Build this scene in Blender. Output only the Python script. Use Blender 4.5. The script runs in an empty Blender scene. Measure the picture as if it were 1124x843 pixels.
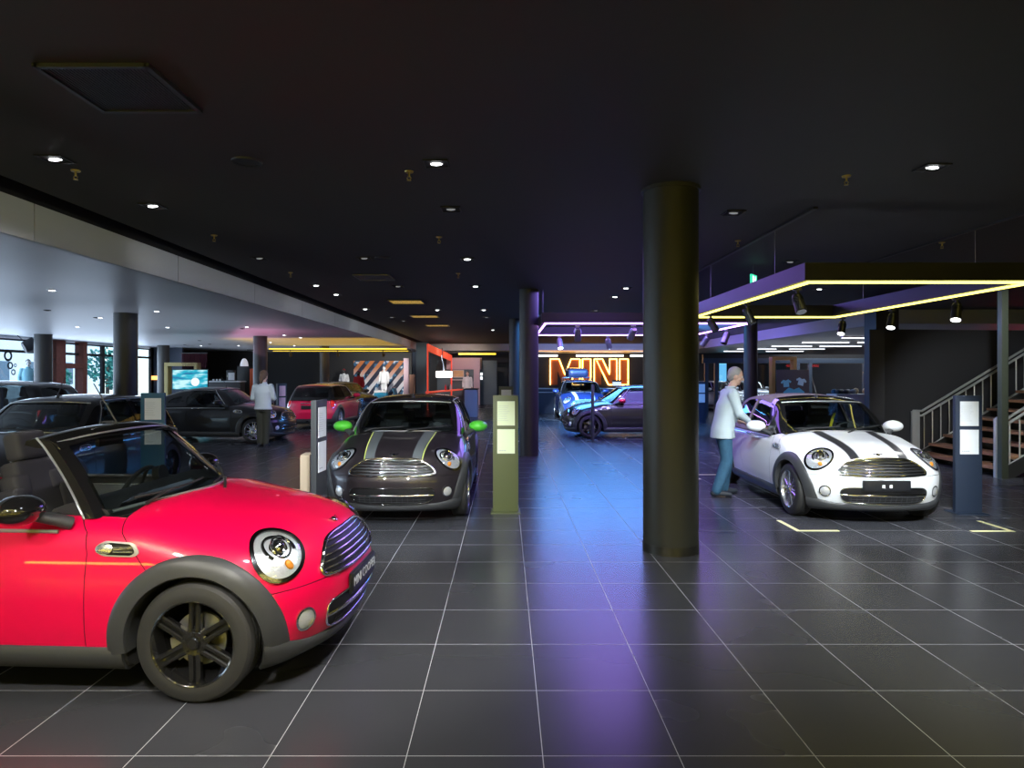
import bpy, bmesh, math, random
import numpy as np
from mathutils import Vector, Matrix
random.seed(7)
SC = bpy.context.scene
COL = SC.collection
PI = math.pi

# ------------------------------------------------------------------ camera numbers
FPX, CX, CY, EYE = 721.0, 555.0, 411.5, 1.68     # focal length (px), vanishing point, eye height
def gp(px, py):
    "floor point seen at a pixel"
    Y = EYE * FPX / (py - CY)
    return ((px - CX) / FPX * Y, Y, 0.0)
def at(px, py, Y):
    "point at depth Y seen at a pixel"
    return ((px - CX) / FPX * Y, Y, EYE - (py - CY) / FPX * Y)
def cp(px, py, Z):
    "point on the horizontal plane Z seen at a pixel"
    Y = (Z - EYE) * FPX / (CY - py)
    return ((px - CX) / FPX * Y, Y, Z)

# ------------------------------------------------------------------ materials
MATS = {}
def mat(name, col, rough=0.5, metal=0.0, emit=None, estr=0.0, coat=0.0, spec=0.5, alpha=None, bump=None, noise=None, coat_rough=0.03):
    if name in MATS: return MATS[name]
    m = bpy.data.materials.new(name); m.use_nodes = True
    nt = m.node_tree; b = nt.nodes['Principled BSDF']
    b.inputs['Base Color'].default_value = (*col, 1)
    b.inputs['Roughness'].default_value = rough
    b.inputs['Metallic'].default_value = metal
    b.inputs['Coat Weight'].default_value = coat
    b.inputs['Coat Roughness'].default_value = coat_rough
    b.inputs['Specular IOR Level'].default_value = spec
    if emit:
        b.inputs['Emission Color'].default_value = (*emit, 1)
        b.inputs['Emission Strength'].default_value = estr
    if bump or noise:
        tc = nt.nodes.new('ShaderNodeTexCoord')
        n = nt.nodes.new('ShaderNodeTexNoise')
        sc = (bump or noise)[0]
        n.inputs['Scale'].default_value = sc; n.inputs['Detail'].default_value = 4
        nt.links.new(tc.outputs['Object'], n.inputs['Vector'])
        if bump:
            bp = nt.nodes.new('ShaderNodeBump'); bp.inputs['Strength'].default_value = bump[1]
            bp.inputs['Distance'].default_value = 0.01
            nt.links.new(n.outputs['Fac'], bp.inputs['Height']); nt.links.new(bp.outputs['Normal'], b.inputs['Normal'])
        if noise:
            mx = nt.nodes.new('ShaderNodeMixRGB'); mx.inputs['Color1'].default_value = (*col, 1)
            mx.inputs['Color2'].default_value = (*[c * noise[1] for c in col], 1)
            nt.links.new(n.outputs['Fac'], mx.inputs['Fac']); nt.links.new(mx.outputs['Color'], b.inputs['Base Color'])
    MATS[name] = m
    return m
def glassmat(name, tint=(0.8, 0.85, 0.85), refl=0.12, rough=0.02):
    "thin pane: clear (tinted) view through plus a Fresnel reflection"
    if name in MATS: return MATS[name]
    m = bpy.data.materials.new(name); m.use_nodes = True
    nt = m.node_tree; nt.nodes.clear()
    out = nt.nodes.new('ShaderNodeOutputMaterial'); mix = nt.nodes.new('ShaderNodeMixShader')
    tr = nt.nodes.new('ShaderNodeBsdfTransparent'); gl = nt.nodes.new('ShaderNodeBsdfGlossy')
    tr.inputs['Color'].default_value = (*tint, 1); gl.inputs['Roughness'].default_value = rough
    lw = nt.nodes.new('ShaderNodeLayerWeight'); lw.inputs['Blend'].default_value = 0.5
    pw = nt.nodes.new('ShaderNodeMath'); pw.operation = 'POWER'; pw.inputs[1].default_value = 4.0
    ad = nt.nodes.new('ShaderNodeMath'); ad.operation = 'MULTIPLY_ADD'
    ad.inputs[1].default_value = 0.8; ad.inputs[2].default_value = refl
    nt.links.new(lw.outputs['Facing'], pw.inputs[0]); nt.links.new(pw.outputs[0], ad.inputs[0]); nt.links.new(ad.outputs[0], mix.inputs[0])
    nt.links.new(tr.outputs[0], mix.inputs[1]); nt.links.new(gl.outputs[0], mix.inputs[2])
    nt.links.new(mix.outputs[0], out.inputs[0])
    MATS[name] = m
    return m
def paint(name, col, flake=0.0, rough=0.35):
    return mat('paint_' + name, col, rough=rough, metal=flake, coat=1.0, coat_rough=0.02)

def M_(name, *a, **k): return mat(name, *a, **k)
CHROME = mat('chrome', (0.85, 0.86, 0.88), 0.08, 1.0)
SILVER = mat('alloy_silver', (0.75, 0.77, 0.80), 0.25, 0.9)
GLOSSBLK = mat('gloss_black', (0.008, 0.008, 0.009), 0.12, coat=1.0)
BLKPLAST = mat('cladding_plastic', (0.045, 0.047, 0.05), 0.42)
RUBBER = mat('tyre_rubber', (0.028, 0.028, 0.028), 0.55)
UNDER = mat('underbody', (0.006, 0.006, 0.006), 0.8)
CABIN = mat('cabin_black', (0.018, 0.018, 0.02), 0.6)
SATIN = mat('satin_trim', (0.50, 0.51, 0.53), 0.28, 0.65)
DKCHROME = mat('dark_chrome', (0.22, 0.22, 0.23), 0.18, 1.0)
SEATG = mat('seat_grey', (0.055, 0.055, 0.065), 0.8, bump=(180, 0.25))
SEATB = mat('seat_black', (0.02, 0.02, 0.022), 0.7)
REFLECT = mat('lamp_reflector', (0.90, 0.92, 0.94), 0.22, 0.62, bump=(42, 0.6))
LENSG = glassmat('lamp_lens', (0.97, 0.98, 0.99), 0.05)
WINDG = glassmat('window_glass', (0.78, 0.83, 0.83), 0.05)
DARKG = glassmat('tinted_glass', (0.45, 0.48, 0.49), 0.06)
GRILLEB = mat('grille_black', (0.006, 0.006, 0.007), 0.45)
LAMPOFF = mat('lamp_off', (.02, .02, .022), .15, coat=.5)
PLATEB = mat('plate_black', (0.012, 0.013, 0.016), 0.4)
WHITEL = mat('white_letter', (0.75, 0.77, 0.78), 0.5)
AMBER = mat('amber_lens', (0.85, 0.30, 0.03), 0.2)
REDL = mat('rear_lamp_red', (0.5, 0.01, 0.01), 0.12, emit=(1, 0.02, 0.01), estr=0.25, coat=1.0)

# ------------------------------------------------------------------ object helpers
def link(name, me, m, parent=None, smooth=True, angle=40):
    o = bpy.data.objects.new(name, me); COL.objects.link(o)
    ms = m if isinstance(m, (list, tuple)) else [m]
    if len(me.materials) == 0:
        for x in ms: me.materials.append(x)
    else:
        for i, x in enumerate(ms):
            if i < len(o.material_slots) and me.materials[i] is not x:
                o.material_slots[i].link = 'OBJECT'; o.material_slots[i].material = x
    if parent is not None: o.parent = parent
    return o
def shade(me, angle=40):
    me.polygons.foreach_set('use_smooth', [True] * len(me.polygons))
    try: me.set_sharp_from_angle(angle=math.radians(angle))
    except Exception: pass
    me.update()
def bm_obj(name, bm, m, parent=None, angle=40, smooth=True):
    me = bpy.data.meshes.new(name); bmesh.ops.recalc_face_normals(bm, faces=bm.faces); bm.to_mesh(me); bm.free()
    if smooth: shade(me, angle)
    return link(name, me, m, parent)
def np_mesh(name, V, Fq):
    me = bpy.data.meshes.new(name)
    me.from_pydata([tuple(map(float, v)) for v in V], [], [tuple(map(int, f)) for f in Fq])
    me.update(); return me
def tag(o, label=None, cat=None, group=None, kind=None):
    if label: o['label'] = label
    if cat: o['category'] = cat
    if group: o['group'] = group
    if kind: o['kind'] = kind
    return o
def empty(name, loc=(0, 0, 0), rz=0.0, label=None, cat=None, group=None):
    o = bpy.data.objects.new(name, None); COL.objects.link(o); o.empty_display_size = 0.2
    o.location = loc; o.rotation_euler = (0, 0, rz); tag(o, label, cat, group); return o
def copy_tree(o, parent=None):
    c = o.copy(); COL.objects.link(c)
    if parent is not None: c.parent = parent
    for ch in list(o.children): copy_tree(ch, c)
    return c

def box(bm, c, s, rz=0.0, bev=0.0, rot=None, seg=2):
    R = rot if rot is not None else Matrix.Rotation(rz, 4, 'Z')
    r = bmesh.ops.create_cube(bm, size=1.0)
    vs = r['verts']
    bmesh.ops.scale(bm, vec=s, verts=vs)
    if bev > 0:
        es = list({e for v in vs for e in v.link_edges})
        r2 = bmesh.ops.bevel(bm, geom=es, offset=bev, segments=seg, affect='EDGES', profile=0.7)
        vs = list({v for f in r2['faces'] for v in f.verts} | {v for v in vs if v.is_valid})
    bmesh.ops.transform(bm, matrix=Matrix.Translation(c) @ R, verts=vs)
    return vs
def cyl(bm, p0, p1, r0, r1=None, seg=16, caps=True):
    r1 = r0 if r1 is None else r1
    p0, p1 = Vector(p0), Vector(p1); d = p1 - p0
    q = Vector((0, 0, 1)).rotation_difference(d.normalized()).to_matrix().to_4x4()
    r = bmesh.ops.create_cone(bm, cap_ends=caps, segments=seg, radius1=r0, radius2=r1, depth=d.length)
    bmesh.ops.transform(bm, matrix=Matrix.Translation((p0 + p1) / 2) @ q, verts=r['verts'])
    return r['verts']
def ball(bm, c, s, seg=20, rings=12, rot=None):
    r = bmesh.ops.create_uvsphere(bm, u_segments=seg, v_segments=rings, radius=1.0)
    M = Matrix.Translation(c) @ (rot if rot is not None else Matrix.Identity(4)) @ Matrix.Diagonal((*s, 1))
    bmesh.ops.transform(bm, matrix=M, verts=r['verts'])
    return r['verts']
def lathe(bm, prof, seg=48, axis='Y', mat_idx=None):
    "prof: list of (radius, h); revolve about an axis through the origin"
    rings = []
    for r, h in prof:
        ring = []
        for i in range(seg):
            a = 2 * PI * i / seg
            if axis == 'Y': p = (r * math.cos(a), h, r * math.sin(a))
            elif axis == 'Z': p = (r * math.cos(a), r * math.sin(a), h)
            else: p = (h, r * math.cos(a), r * math.sin(a))
            ring.append(bm.verts.new(p))
        rings.append(ring)
    for a, b in zip(rings, rings[1:]):
        for i in range(seg):
            j = (i + 1) % seg
            bm.faces.new((a[i], a[j], b[j], b[i]))
    return rings
def tube(bm, pts, r, seg=8, closed=False, sy=1.0, up=None):
    "tube along a polyline; r may be a list"
    P = [Vector(p) for p in pts]; n = len(P); rings = []
    rr = r if isinstance(r, (list, tuple)) else [r] * n
    prev = None
    for i in range(n):
        if closed: t = (P[(i + 1) % n] - P[i - 1])
        else: t = P[min(i + 1, n - 1)] - P[max(i - 1, 0)]
        t.normalize()
        u = Vector(up) if up else (prev if prev is not None else (Vector((0, 0, 1)) if abs(t.z) < 0.9 else Vector((1, 0, 0))))
        a = u - t * u.dot(t); a.normalize(); b = t.cross(a); prev = a
        rings.append([bm.verts.new(P[i] + a * (rr[i] * sy * math.cos(2 * PI * k / seg)) + b * (rr[i] * math.sin(2 * PI * k / seg))) for k in range(seg)])
    for i in range(n if closed else n - 1):
        A, B = rings[i], rings[(i + 1) % n]
        for k in range(seg):
            bm.faces.new((A[k], A[(k + 1) % seg], B[(k + 1) % seg], B[k]))
    if not closed:
        bm.faces.new(rings[0][::-1]); bm.faces.new(rings[-1])
    return rings
def prism(bm, poly, axis, lo, hi):
    "extrude a 2D polygon: axis 'Y' uses (x,z), 'Z' uses (x,y), 'X' uses (y,z)"
    def P(a, b, h):
        return (a, h, b) if axis == 'Y' else ((a, b, h) if axis == 'Z' else (h, a, b))
    A = [bm.verts.new(P(a, b, lo)) for a, b in poly]; B = [bm.verts.new(P(a, b, hi)) for a, b in poly]
    n = len(poly)
    bm.faces.new(A); bm.faces.new(B[::-1])
    for i in range(n):
        j = (i + 1) % n
        bm.faces.new((A[i], B[i], B[j], A[j]))
def single(name, m, build, parent=None, angle=40, smooth=True):
    bm = bmesh.new(); build(bm); return bm_obj(name, bm, m, parent, angle, smooth)
def boolean(me, cutter_bm, op):
    "apply an exact boolean to a mesh, return a new mesh"
    cm = bpy.data.meshes.new('c'); bmesh.ops.recalc_face_normals(cutter_bm, faces=cutter_bm.faces); cutter_bm.to_mesh(cm)
    a = bpy.data.objects.new('a', me); b = bpy.data.objects.new('b', cm)
    COL.objects.link(a); COL.objects.link(b)
    md = a.modifiers.new('b', 'BOOLEAN'); md.object = b; md.operation = op; md.solver = 'EXACT'
    dg = bpy.context.evaluated_depsgraph_get(); dg.update()
    out = bpy.data.meshes.new_from_object(a.evaluated_get(dg))
    bpy.data.objects.remove(a); bpy.data.objects.remove(b); bpy.data.meshes.remove(cm)
    return out
# =================================================================== the car body as an implicit solid
# car frame: x forward (0 at the front axle), y left, z up from the floor
def pch(xs, ys):
    xs = np.array(xs, float); ys = np.array(ys, float)
    h = np.diff(xs); d = np.diff(ys) / h
    m = np.zeros_like(xs)
    for i in range(1, len(xs) - 1):
        if d[i - 1] * d[i] > 0:
            w1 = 2 * h[i] + h[i - 1]; w2 = h[i] + 2 * h[i - 1]
            m[i] = (w1 + w2) / (w1 / d[i - 1] + w2 / d[i])
    m[0], m[-1] = d[0], d[-1]
    def f(x):
        x = np.asarray(x, float); xc = np.clip(x, xs[0], xs[-1])
        i = np.clip(np.searchsorted(xs, xc) - 1, 0, len(xs) - 2)
        t = (xc - xs[i]) / h[i]
        r = ((2*t**3 - 3*t**2 + 1) * ys[i] + (t**3 - 2*t**2 + t) * h[i] * m[i] + (-2*t**3 + 3*t**2) * ys[i+1] + (t**3 - t**2) * h[i] * m[i+1])
        return r + np.where(x < xs[0], (x - xs[0]) * m[0], 0) + np.where(x > xs[-1], (x - xs[-1]) * m[-1], 0)
    return f
def smax(a, b, k):
    return np.maximum(a, b) + np.maximum(k - np.abs(a - b), 0) ** 2 / (4 * k)

W0 = pch([-3.05, -2.9, -2.7, -2.4, -1.5, -.6, 0, .3, .5, .72], [.70, .775, .81, .825, .83, .83, .825, .80, .745, .66])
WV = pch([.12, .25, .40, .52, .60, .70, .80, .90, 1.0], [-.07, -.025, -.003, 0, -.003, -.0145, -.034, -.062, -.105])
TC = pch([-3.05, -2.75, -2.4, -1.5, -.7, -.35, -.2, 0, .15, .35, .5, .62, .72], [.92, .965, .98, .985, .985, .978, .955, .921, .893, .836, .772, .70, .62])
TA = pch([-3.0, -2.4, -1, -.4, 0, .5, .7], [.10, .085, .085, .10, .135, .19, .19])
NC = pch([.12, .20, .28, .38, .48, .56, .62, .68, .74, .82, .92], [.53, .58, .622, .65, .652, .637, .618, .598, .573, .525, .41])
RC = pch([.12, .22, .38, .5, .6, .7, .9, 1.0], [-2.88, -2.96, -3.01, -3.01, -2.985, -2.965, -2.93, -2.90])
def F_body(x, y, z):
    a = np.abs(y)
    f1 = a - (W0(x) + WV(z))
    f2 = (z - (TC(x) - TA(x) * (a / .8) ** 2.6)) * .93
    f3 = x - (NC(z) - .29 * (a / .8) ** 2.7)
    f4 = (RC(z) + .16 * (a / .8) ** 3) - x
    f = smax(f1, f2, .11)
    f = smax(f, f3 * .9, .13)
    f = smax(f, f4 * .95, .12)
    return smax(f, .16 - z, .05)
def F_pit(x, y, z):
    return np.maximum(np.maximum(np.abs(x + 1.53) - .92, np.abs(y) - .655), .34 - z)
def F_arch(x, y, z):
    r1 = np.hypot(x, z - .31); r2 = np.hypot(x + 2.467, z - .31)
    return np.maximum(np.minimum(r1, r2) - .365, .50 - np.abs(y))
def F_lower(x, y, z):
    return np.maximum(np.maximum(F_body(x, y, z), -F_pit(x, y, z)), -F_arch(x, y, z))
def WS(y, z, s=1.52):
    return -.33 - (z - .985) * s - y * y * (.67 - (z - .985) * .93)
RF = {'hatch': pch([-2.95, -2.7, -2.2, -1.7, -1.3, -.9, -.6], [1.26, 1.345, 1.39, 1.407, 1.397, 1.36, 1.30]),
      'soft': pch([-2.75, -2.5, -2.2, -1.7, -1.3, -.9, -.6], [1.10, 1.27, 1.375, 1.415, 1.405, 1.36, 1.30]),
      'coupe': pch([-2.95, -2.7, -2.3, -1.9, -1.5, -1.2, -.9, -.6], [.97, 1.06, 1.22, 1.325, 1.372, 1.37, 1.34, 1.28])}
def F_green(kind):
    rf = RF[kind]
    def f(x, y, z):
        a = np.abs(y)
        side = a - (.765 - (z - .90) * .34 - .25 * (z - .90) ** 2 - .07 * np.clip((-1.8 - x) / 1.1, 0, 2) ** 2 - .05 * np.clip((x + 1) / .4, 0, 2) ** 2)
        ws = (x - WS(y, z)) * .55
        roof = z - (rf(x) - .045 * (a / .55) ** 2)
        if kind == 'hatch': rw = ((-2.93 + (z - .95) * .52 + .10 * (a / .6) ** 2) - x) * .88
        elif kind == 'soft': rw = ((-2.62 + (z - .95) * .55 + .10 * (a / .6) ** 2) - x) * .86
        else: rw = ((-2.90 + .10 * (a / .6) ** 2) - x)
        g = smax(side, roof, .09); g = smax(g, ws, .05); g = smax(g, rw, .10)
        return np.maximum(g, .885 - z)
    return f
def surfnet(F, lo, hi, h):
    "naive surface nets with the vertices pulled onto F = 0"
    ax = [np.arange(lo[i], hi[i] + h, h) for i in range(3)]
    X, Y, Z = np.meshgrid(*ax, indexing='ij'); V = F(X, Y, Z)
    inside = V < 0
    nx, ny, nz = V.shape
    acc = np.zeros((nx-1, ny-1, nz-1, 3)); cnt = np.zeros((nx-1, ny-1, nz-1))
    cs = [(i, j, k) for i in (0, 1) for j in (0, 1) for k in (0, 1)]
    sl = lambda c, A: A[c[0]:nx-1+c[0], c[1]:ny-1+c[1], c[2]:nz-1+c[2]]
    for c in cs:
        for d in range(3):
            if c[d]: continue
            e = list(c); e[d] = 1; e = tuple(e)
            a, b = sl(c, V), sl(e, V); m = (a < 0) != (b < 0)
            t = np.where(m, a / np.where(m, a - b, 1), 0)
            for q in range(3):
                acc[..., q] += np.where(m, c[q] + (t if q == d else 0), 0)
            cnt += m
    act = cnt > 0
    idx = -np.ones(act.shape, int); idx[act] = np.arange(act.sum())
    P = acc[act] / cnt[act][:, None]
    I = np.argwhere(act)
    P = (P + I) * h + np.array([ax[0][0], ax[1][0], ax[2][0]])
    quads = []
    for d in range(3):
        s0 = [slice(1, -1)] * 3; s0[d] = slice(0, -1)
        s1 = list(s0); s1[d] = slice(1, None)
        A = inside[tuple(s0)]; B = inside[tuple(s1)]
        E = np.argwhere(A != B); 
        if len(E) == 0: continue
        fl = A[tuple(E.T)]
        base = E.copy()
        u, v = (d + 1) % 3, (d + 2) % 3
        base[:, u] += 1; base[:, v] += 1
        def cell(du, dv):
            c = base.copy(); c[:, u] -= du; c[:, v] -= dv
            return idx[c[:, 0], c[:, 1], c[:, 2]]
        q = np.stack([cell(1, 1), cell(0, 1), cell(0, 0), cell(1, 0)], 1)
        q[~fl] = q[~fl][:, ::-1]
        quads.append(q)
    Q = np.concatenate(quads); Q = Q[(Q >= 0).all(1)]
    e = 1e-3
    for _ in range(5):
        f = F(*P.T)
        g = np.stack([(F(P[:, 0]+e, P[:, 1], P[:, 2]) - F(P[:, 0]-e, P[:, 1], P[:, 2])), (F(P[:, 0], P[:, 1]+e, P[:, 2]) - F(P[:, 0], P[:, 1]-e, P[:, 2])), (F(P[:, 0], P[:, 1], P[:, 2]+e) - F(P[:, 0], P[:, 1], P[:, 2]-e))], 1) / (2*e)
        st = -(f / np.maximum((g * g).sum(1), .15))[:, None] * g
        ln = np.linalg.norm(st, axis=1, keepdims=True); st *= np.minimum(1, .5 * h / np.maximum(ln, 1e-9))
        P = P + st
    return P, Q
def grad(F, P, e=2e-3):
    g = np.stack([F(P[..., 0]+e, P[..., 1], P[..., 2]) - F(P[..., 0]-e, P[..., 1], P[..., 2]), F(P[..., 0], P[..., 1]+e, P[..., 2]) - F(P[..., 0], P[..., 1]-e, P[..., 2]), F(P[..., 0], P[..., 1], P[..., 2]+e) - F(P[..., 0], P[..., 1], P[..., 2]-e)], -1)
    return g / np.maximum(np.linalg.norm(g, axis=-1, keepdims=True), 1e-9)
def rays(F, O, D, tmax=1.6, n=90):
    "outermost hit of F = 0 along rays O + tD (arrays ...x3)"
    O = np.asarray(O, float); D = np.broadcast_to(np.asarray(D, float), O.shape)
    ts = np.linspace(tmax, 0, n)
    done = np.zeros(O.shape[:-1], bool); hi = np.full(O.shape[:-1], tmax); lo = np.zeros(O.shape[:-1])
    prev = tmax
    for t in ts[1:]:
        P = O + D * t
        ins = (F(P[..., 0], P[..., 1], P[..., 2]) < 0) & ~done
        hi = np.where(ins, prev, hi); lo = np.where(ins, t, lo); done |= ins; prev = t
    for _ in range(22):
        m = (lo + hi) / 2; P = O + D * m[..., None]
        i = F(P[..., 0], P[..., 1], P[..., 2]) < 0
        lo = np.where(i, m, lo); hi = np.where(i, hi, m)
    return O + D * lo[..., None]
def grid_skin(bm, P, N, off, th, closed_u=False):
    "solid sheet: outer grid P + N*off, inner P + N*(off-th)"
    nu, nv = P.shape[:2]
    off = np.broadcast_to(np.asarray(off, float), (nu, nv))[..., None]
    A = [[bm.verts.new(p) for p in r] for r in P + N * off]
    B = [[bm.verts.new(p) for p in r] for r in P + N * (off - th)]
    R = range(nu if closed_u else nu - 1)
    for i in R:
        k = (i + 1) % nu
        for j in range(nv - 1):
            bm.faces.new((A[i][j], A[k][j], A[k][j+1], A[i][j+1]))
            bm.faces.new((B[i][j], B[i][j+1], B[k][j+1], B[k][j]))
        bm.faces.new((A[i][0], B[i][0], B[k][0], A[k][0]))
        bm.faces.new((A[i][-1], A[k][-1], B[k][-1], B[i][-1]))
    if not closed_u:
        for j in range(nv - 1):
            bm.faces.new((A[0][j], A[0][j+1], B[0][j+1], B[0][j]))
            bm.faces.new((A[-1][j], B[-1][j], B[-1][j+1], A[-1][j+1]))
def spline_loop(pts, per=8, sharp=()):
    "closed Catmull-Rom through pts"
    n = len(pts); out = []
    P = [np.array(p, float) for p in pts]
    for i in range(n):
        p0, p1, p2, p3 = P[i-1], P[i], P[(i+1) % n], P[(i+2) % n]
        for k in range(per):
            t = k / per
            out.append(.5 * ((2*p1) + (-p0+p2)*t + (2*p0-5*p1+4*p2-p3)*t*t + (-p0+3*p1-3*p2+p3)*t**3))
    return np.array(out)
def poly_loop(pts, step=.04, r=.0):
    "closed polyline with rounded corners, resampled"
    P = [np.array(p, float) for p in pts]; n = len(P); out = []
    for i in range(n):
        a, b, c = P[i-1], P[i], P[(i+1) % n]
        if r > 0:
            d1 = (a - b) / np.linalg.norm(a - b); d2 = (c - b) / np.linalg.norm(c - b)
            rr = min(r, .45*np.linalg.norm(a-b), .45*np.linalg.norm(c-b))
            s, e = b + d1*rr, b + d2*rr
            for t in np.linspace(0, 1, 5): out.append((1-t)**2*s + 2*t*(1-t)*b + t*t*e)
        else: out.append(b)
    res = []
    for i in range(len(out)):
        a, b = out[i], out[(i+1) % len(out)]
        k = max(1, int(np.linalg.norm(b-a) / step))
        for q in range(k): res.append(a + (b-a)*q/k)
    return np.array(res)
def star_patch(bm, F, loop3, d, off, th, bulge=0.0, rings=8, r0=0.0):
    "patch whose outline is loop3 (3D points near the surface) thrown along d onto F"
    d = np.array(d, float); d /= np.linalg.norm(d)
    c = loop3.mean(0)
    rr = np.linspace(r0 if r0 else .02, 1, rings)
    O = np.stack([c + (loop3 - c) * r for r in rr], 1)          # (n, rings, 3)
    H = rays(F, O - d * .35, d, 1.0)
    N = grad(F, H)
    o = off + bulge * (1 - rr[None, :] ** 2) * np.ones(len(loop3))[:, None]
    grid_skin(bm, H, N, o, th, closed_u=True)
    return H, N
def side_loop(poly, s):
    return np.stack([poly[:, 0], np.full(len(poly), .6 * s), poly[:, 1]], 1)

# ------------------------------------------------------------------ shared meshes, cut once
CAR = {}
def mesh_from(bm, name, angle=40):
    me = bpy.data.meshes.new(name); bmesh.ops.recalc_face_normals(bm, faces=bm.faces); bm.to_mesh(me); bm.free(); shade(me, angle); return me
def body_slots(me, is_hood=False):
    "slot 0 paint, 1 underbody / wheel wells / cabin tub, 2 cowl"
    me.materials.clear()
    for m in (GLOSSBLK, UNDER, CABIN, BLKPLAST): me.materials.append(m)
    n = len(me.polygons)
    c = np.zeros(n * 3); me.polygons.foreach_get('center', c); c = c.reshape(-1, 3)
    nr = np.zeros(n * 3); me.polygons.foreach_get('normal', nr); nr = nr.reshape(-1, 3)
    x, y, z = c.T; a = np.abs(y)
    fb = F_body(x, y, z)
    idx = np.zeros(n, int)
    idx[fb < -.012] = 1
    idx[(F_arch(x, y, z) < .006)] = 1
    idx[(z < .20) | ((z < .284) & (x < -.25) & (x > -2.3))] = 1
    idx[(F_pit(x, y, z) < .012) & (fb < -.012)] = 2
    if not is_hood:
        idx[(x < -.28) & (x > -.80) & (a < .66) & (z > .88) & (fb > -.012)] = 3
    me.polygons.foreach_set('material_index', idx)
HOODP = [(-.44, 1.3), (-.44, .93), (-.405, .86), (-.315, .77), (-.20, .63), (0, .55), (.35, .545), (.95, .565), (.95, 1.3)]
DOORP = [(-.56, .285), (-.56, .76), (-.59, .86), (-.67, .93), (-.67, 1.2), (-1.66, 1.2), (-1.66, .88), (-1.70, .72), (-1.68, .52), (-1.56, .34), (-1.46, .285)]
def inset(poly, d):
    P = np.array(poly); n = len(P); A = 0
    for i in range(n): A += P[i-1][0]*P[i][1] - P[i][0]*P[i-1][1]
    s = 1 if A > 0 else -1
    out = []
    for i in range(n):
        e1 = P[i] - P[i-1]; e2 = P[(i+1) % n] - P[i]
        n1 = np.array([-e1[1], e1[0]]) / np.linalg.norm(e1) * s; n2 = np.array([-e2[1], e2[0]]) / np.linalg.norm(e2) * s
        b = n1 + n2; b /= (b @ n1) * np.linalg.norm(b) / 1.0 if False else 1
        b = (n1 + n2) / (1 + n1 @ n2)
        out.append(tuple(P[i] + b * d))
    return out
def hood_top(d):
    ys = np.linspace(-1, 1, 41)
    return [(-.312 - .62 * min(abs(y), .72) ** 2 + d, y) for y in ys] + [(1.1, 1), (1.1, -1)]
def build_shared():
    V, Q = surfnet(F_lower, (-3.08, -.90, .10), (.76, .90, 1.06), .0185)
    me = np_mesh('lower', V, Q)
    bm = bmesh.new(); prism(bm, inset(HOODP, -.002), 'Y', -1.2, 1.2)
    t2 = bmesh.new(); prism(t2, hood_top(-.002), 'Z', .3, 1.5)
    hm = bpy.data.meshes.new('h'); bmesh.ops.recalc_face_normals(bm, faces=bm.faces); bm.to_mesh(hm)
    hc = boolean(hm, t2, 'INTERSECT')                       # hood cutter (outer)
    bm2 = bmesh.new(); bm2.from_mesh(hc)
    rest = boolean(me, bm2, 'DIFFERENCE')
    bm2.free()
    bm = bmesh.new(); prism(bm, inset(HOODP, .002), 'Y', -1.2, 1.2); hood = boolean(me, bm, 'INTERSECT'); bm.free()
    bm = bmesh.new(); prism(bm, hood_top(.002), 'Z', .3, 1.5); hood = boolean(hood, bm, 'INTERSECT'); bm.free()
    bm = bmesh.new(); prism(bm, inset(DOORP, -.002), 'Y', .40, 1.2); prism(bm, inset(DOORP, -.002), 'Y', -1.2, -.40)
    rest = boolean(rest, bm, 'DIFFERENCE'); bm.free()
    for s, k in ((1, 'doorL'), (-1, 'doorR')):
        bm = bmesh.new(); prism(bm, inset(DOORP, .002), 'Y', *sorted((.40 * s, 1.2 * s)))
        d = boolean(me, bm, 'INTERSECT'); bm.free(); body_slots(d); shade(d, 38); CAR[k] = d
    body_slots(rest); shade(rest, 38); body_slots(hood, True); shade(hood, 38)
    CAR['body'], CAR['hood'] = rest, hood
WIN = {'hatch': ([(-.84, .958), (-1.10, 1.292), (-1.68, 1.335), (-1.68, .955)], [(-1.76, .962), (-1.76, 1.335), (-2.44, 1.312), (-2.70, .975)]),
       'soft': ([(-.84, .958), (-1.10, 1.292), (-1.64, 1.335), (-1.64, .955)], [(-1.70, .962), (-1.70, 1.335), (-2.06, 1.305), (-2.36, .972)]),
       'coupe': ([(-.84, .958), (-1.09, 1.268), (-1.58, 1.305), (-1.74, 1.12), (-1.74, .955)], [(-1.90, .972), (-1.86, 1.16), (-2.08, 1.11), (-2.22, .99)])}
WSP = [(-.60, .968), (.60, .968), (.50, 1.312), (-.50, 1.312)]
RWP = {'hatch': [(-.55, .985), (.55, .985), (.49, 1.27), (-.49, 1.27)], 'soft': [(-.40, 1.02), (.40, 1.02), (.37, 1.20), (-.37, 1.20)], 'coupe': None}
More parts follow.
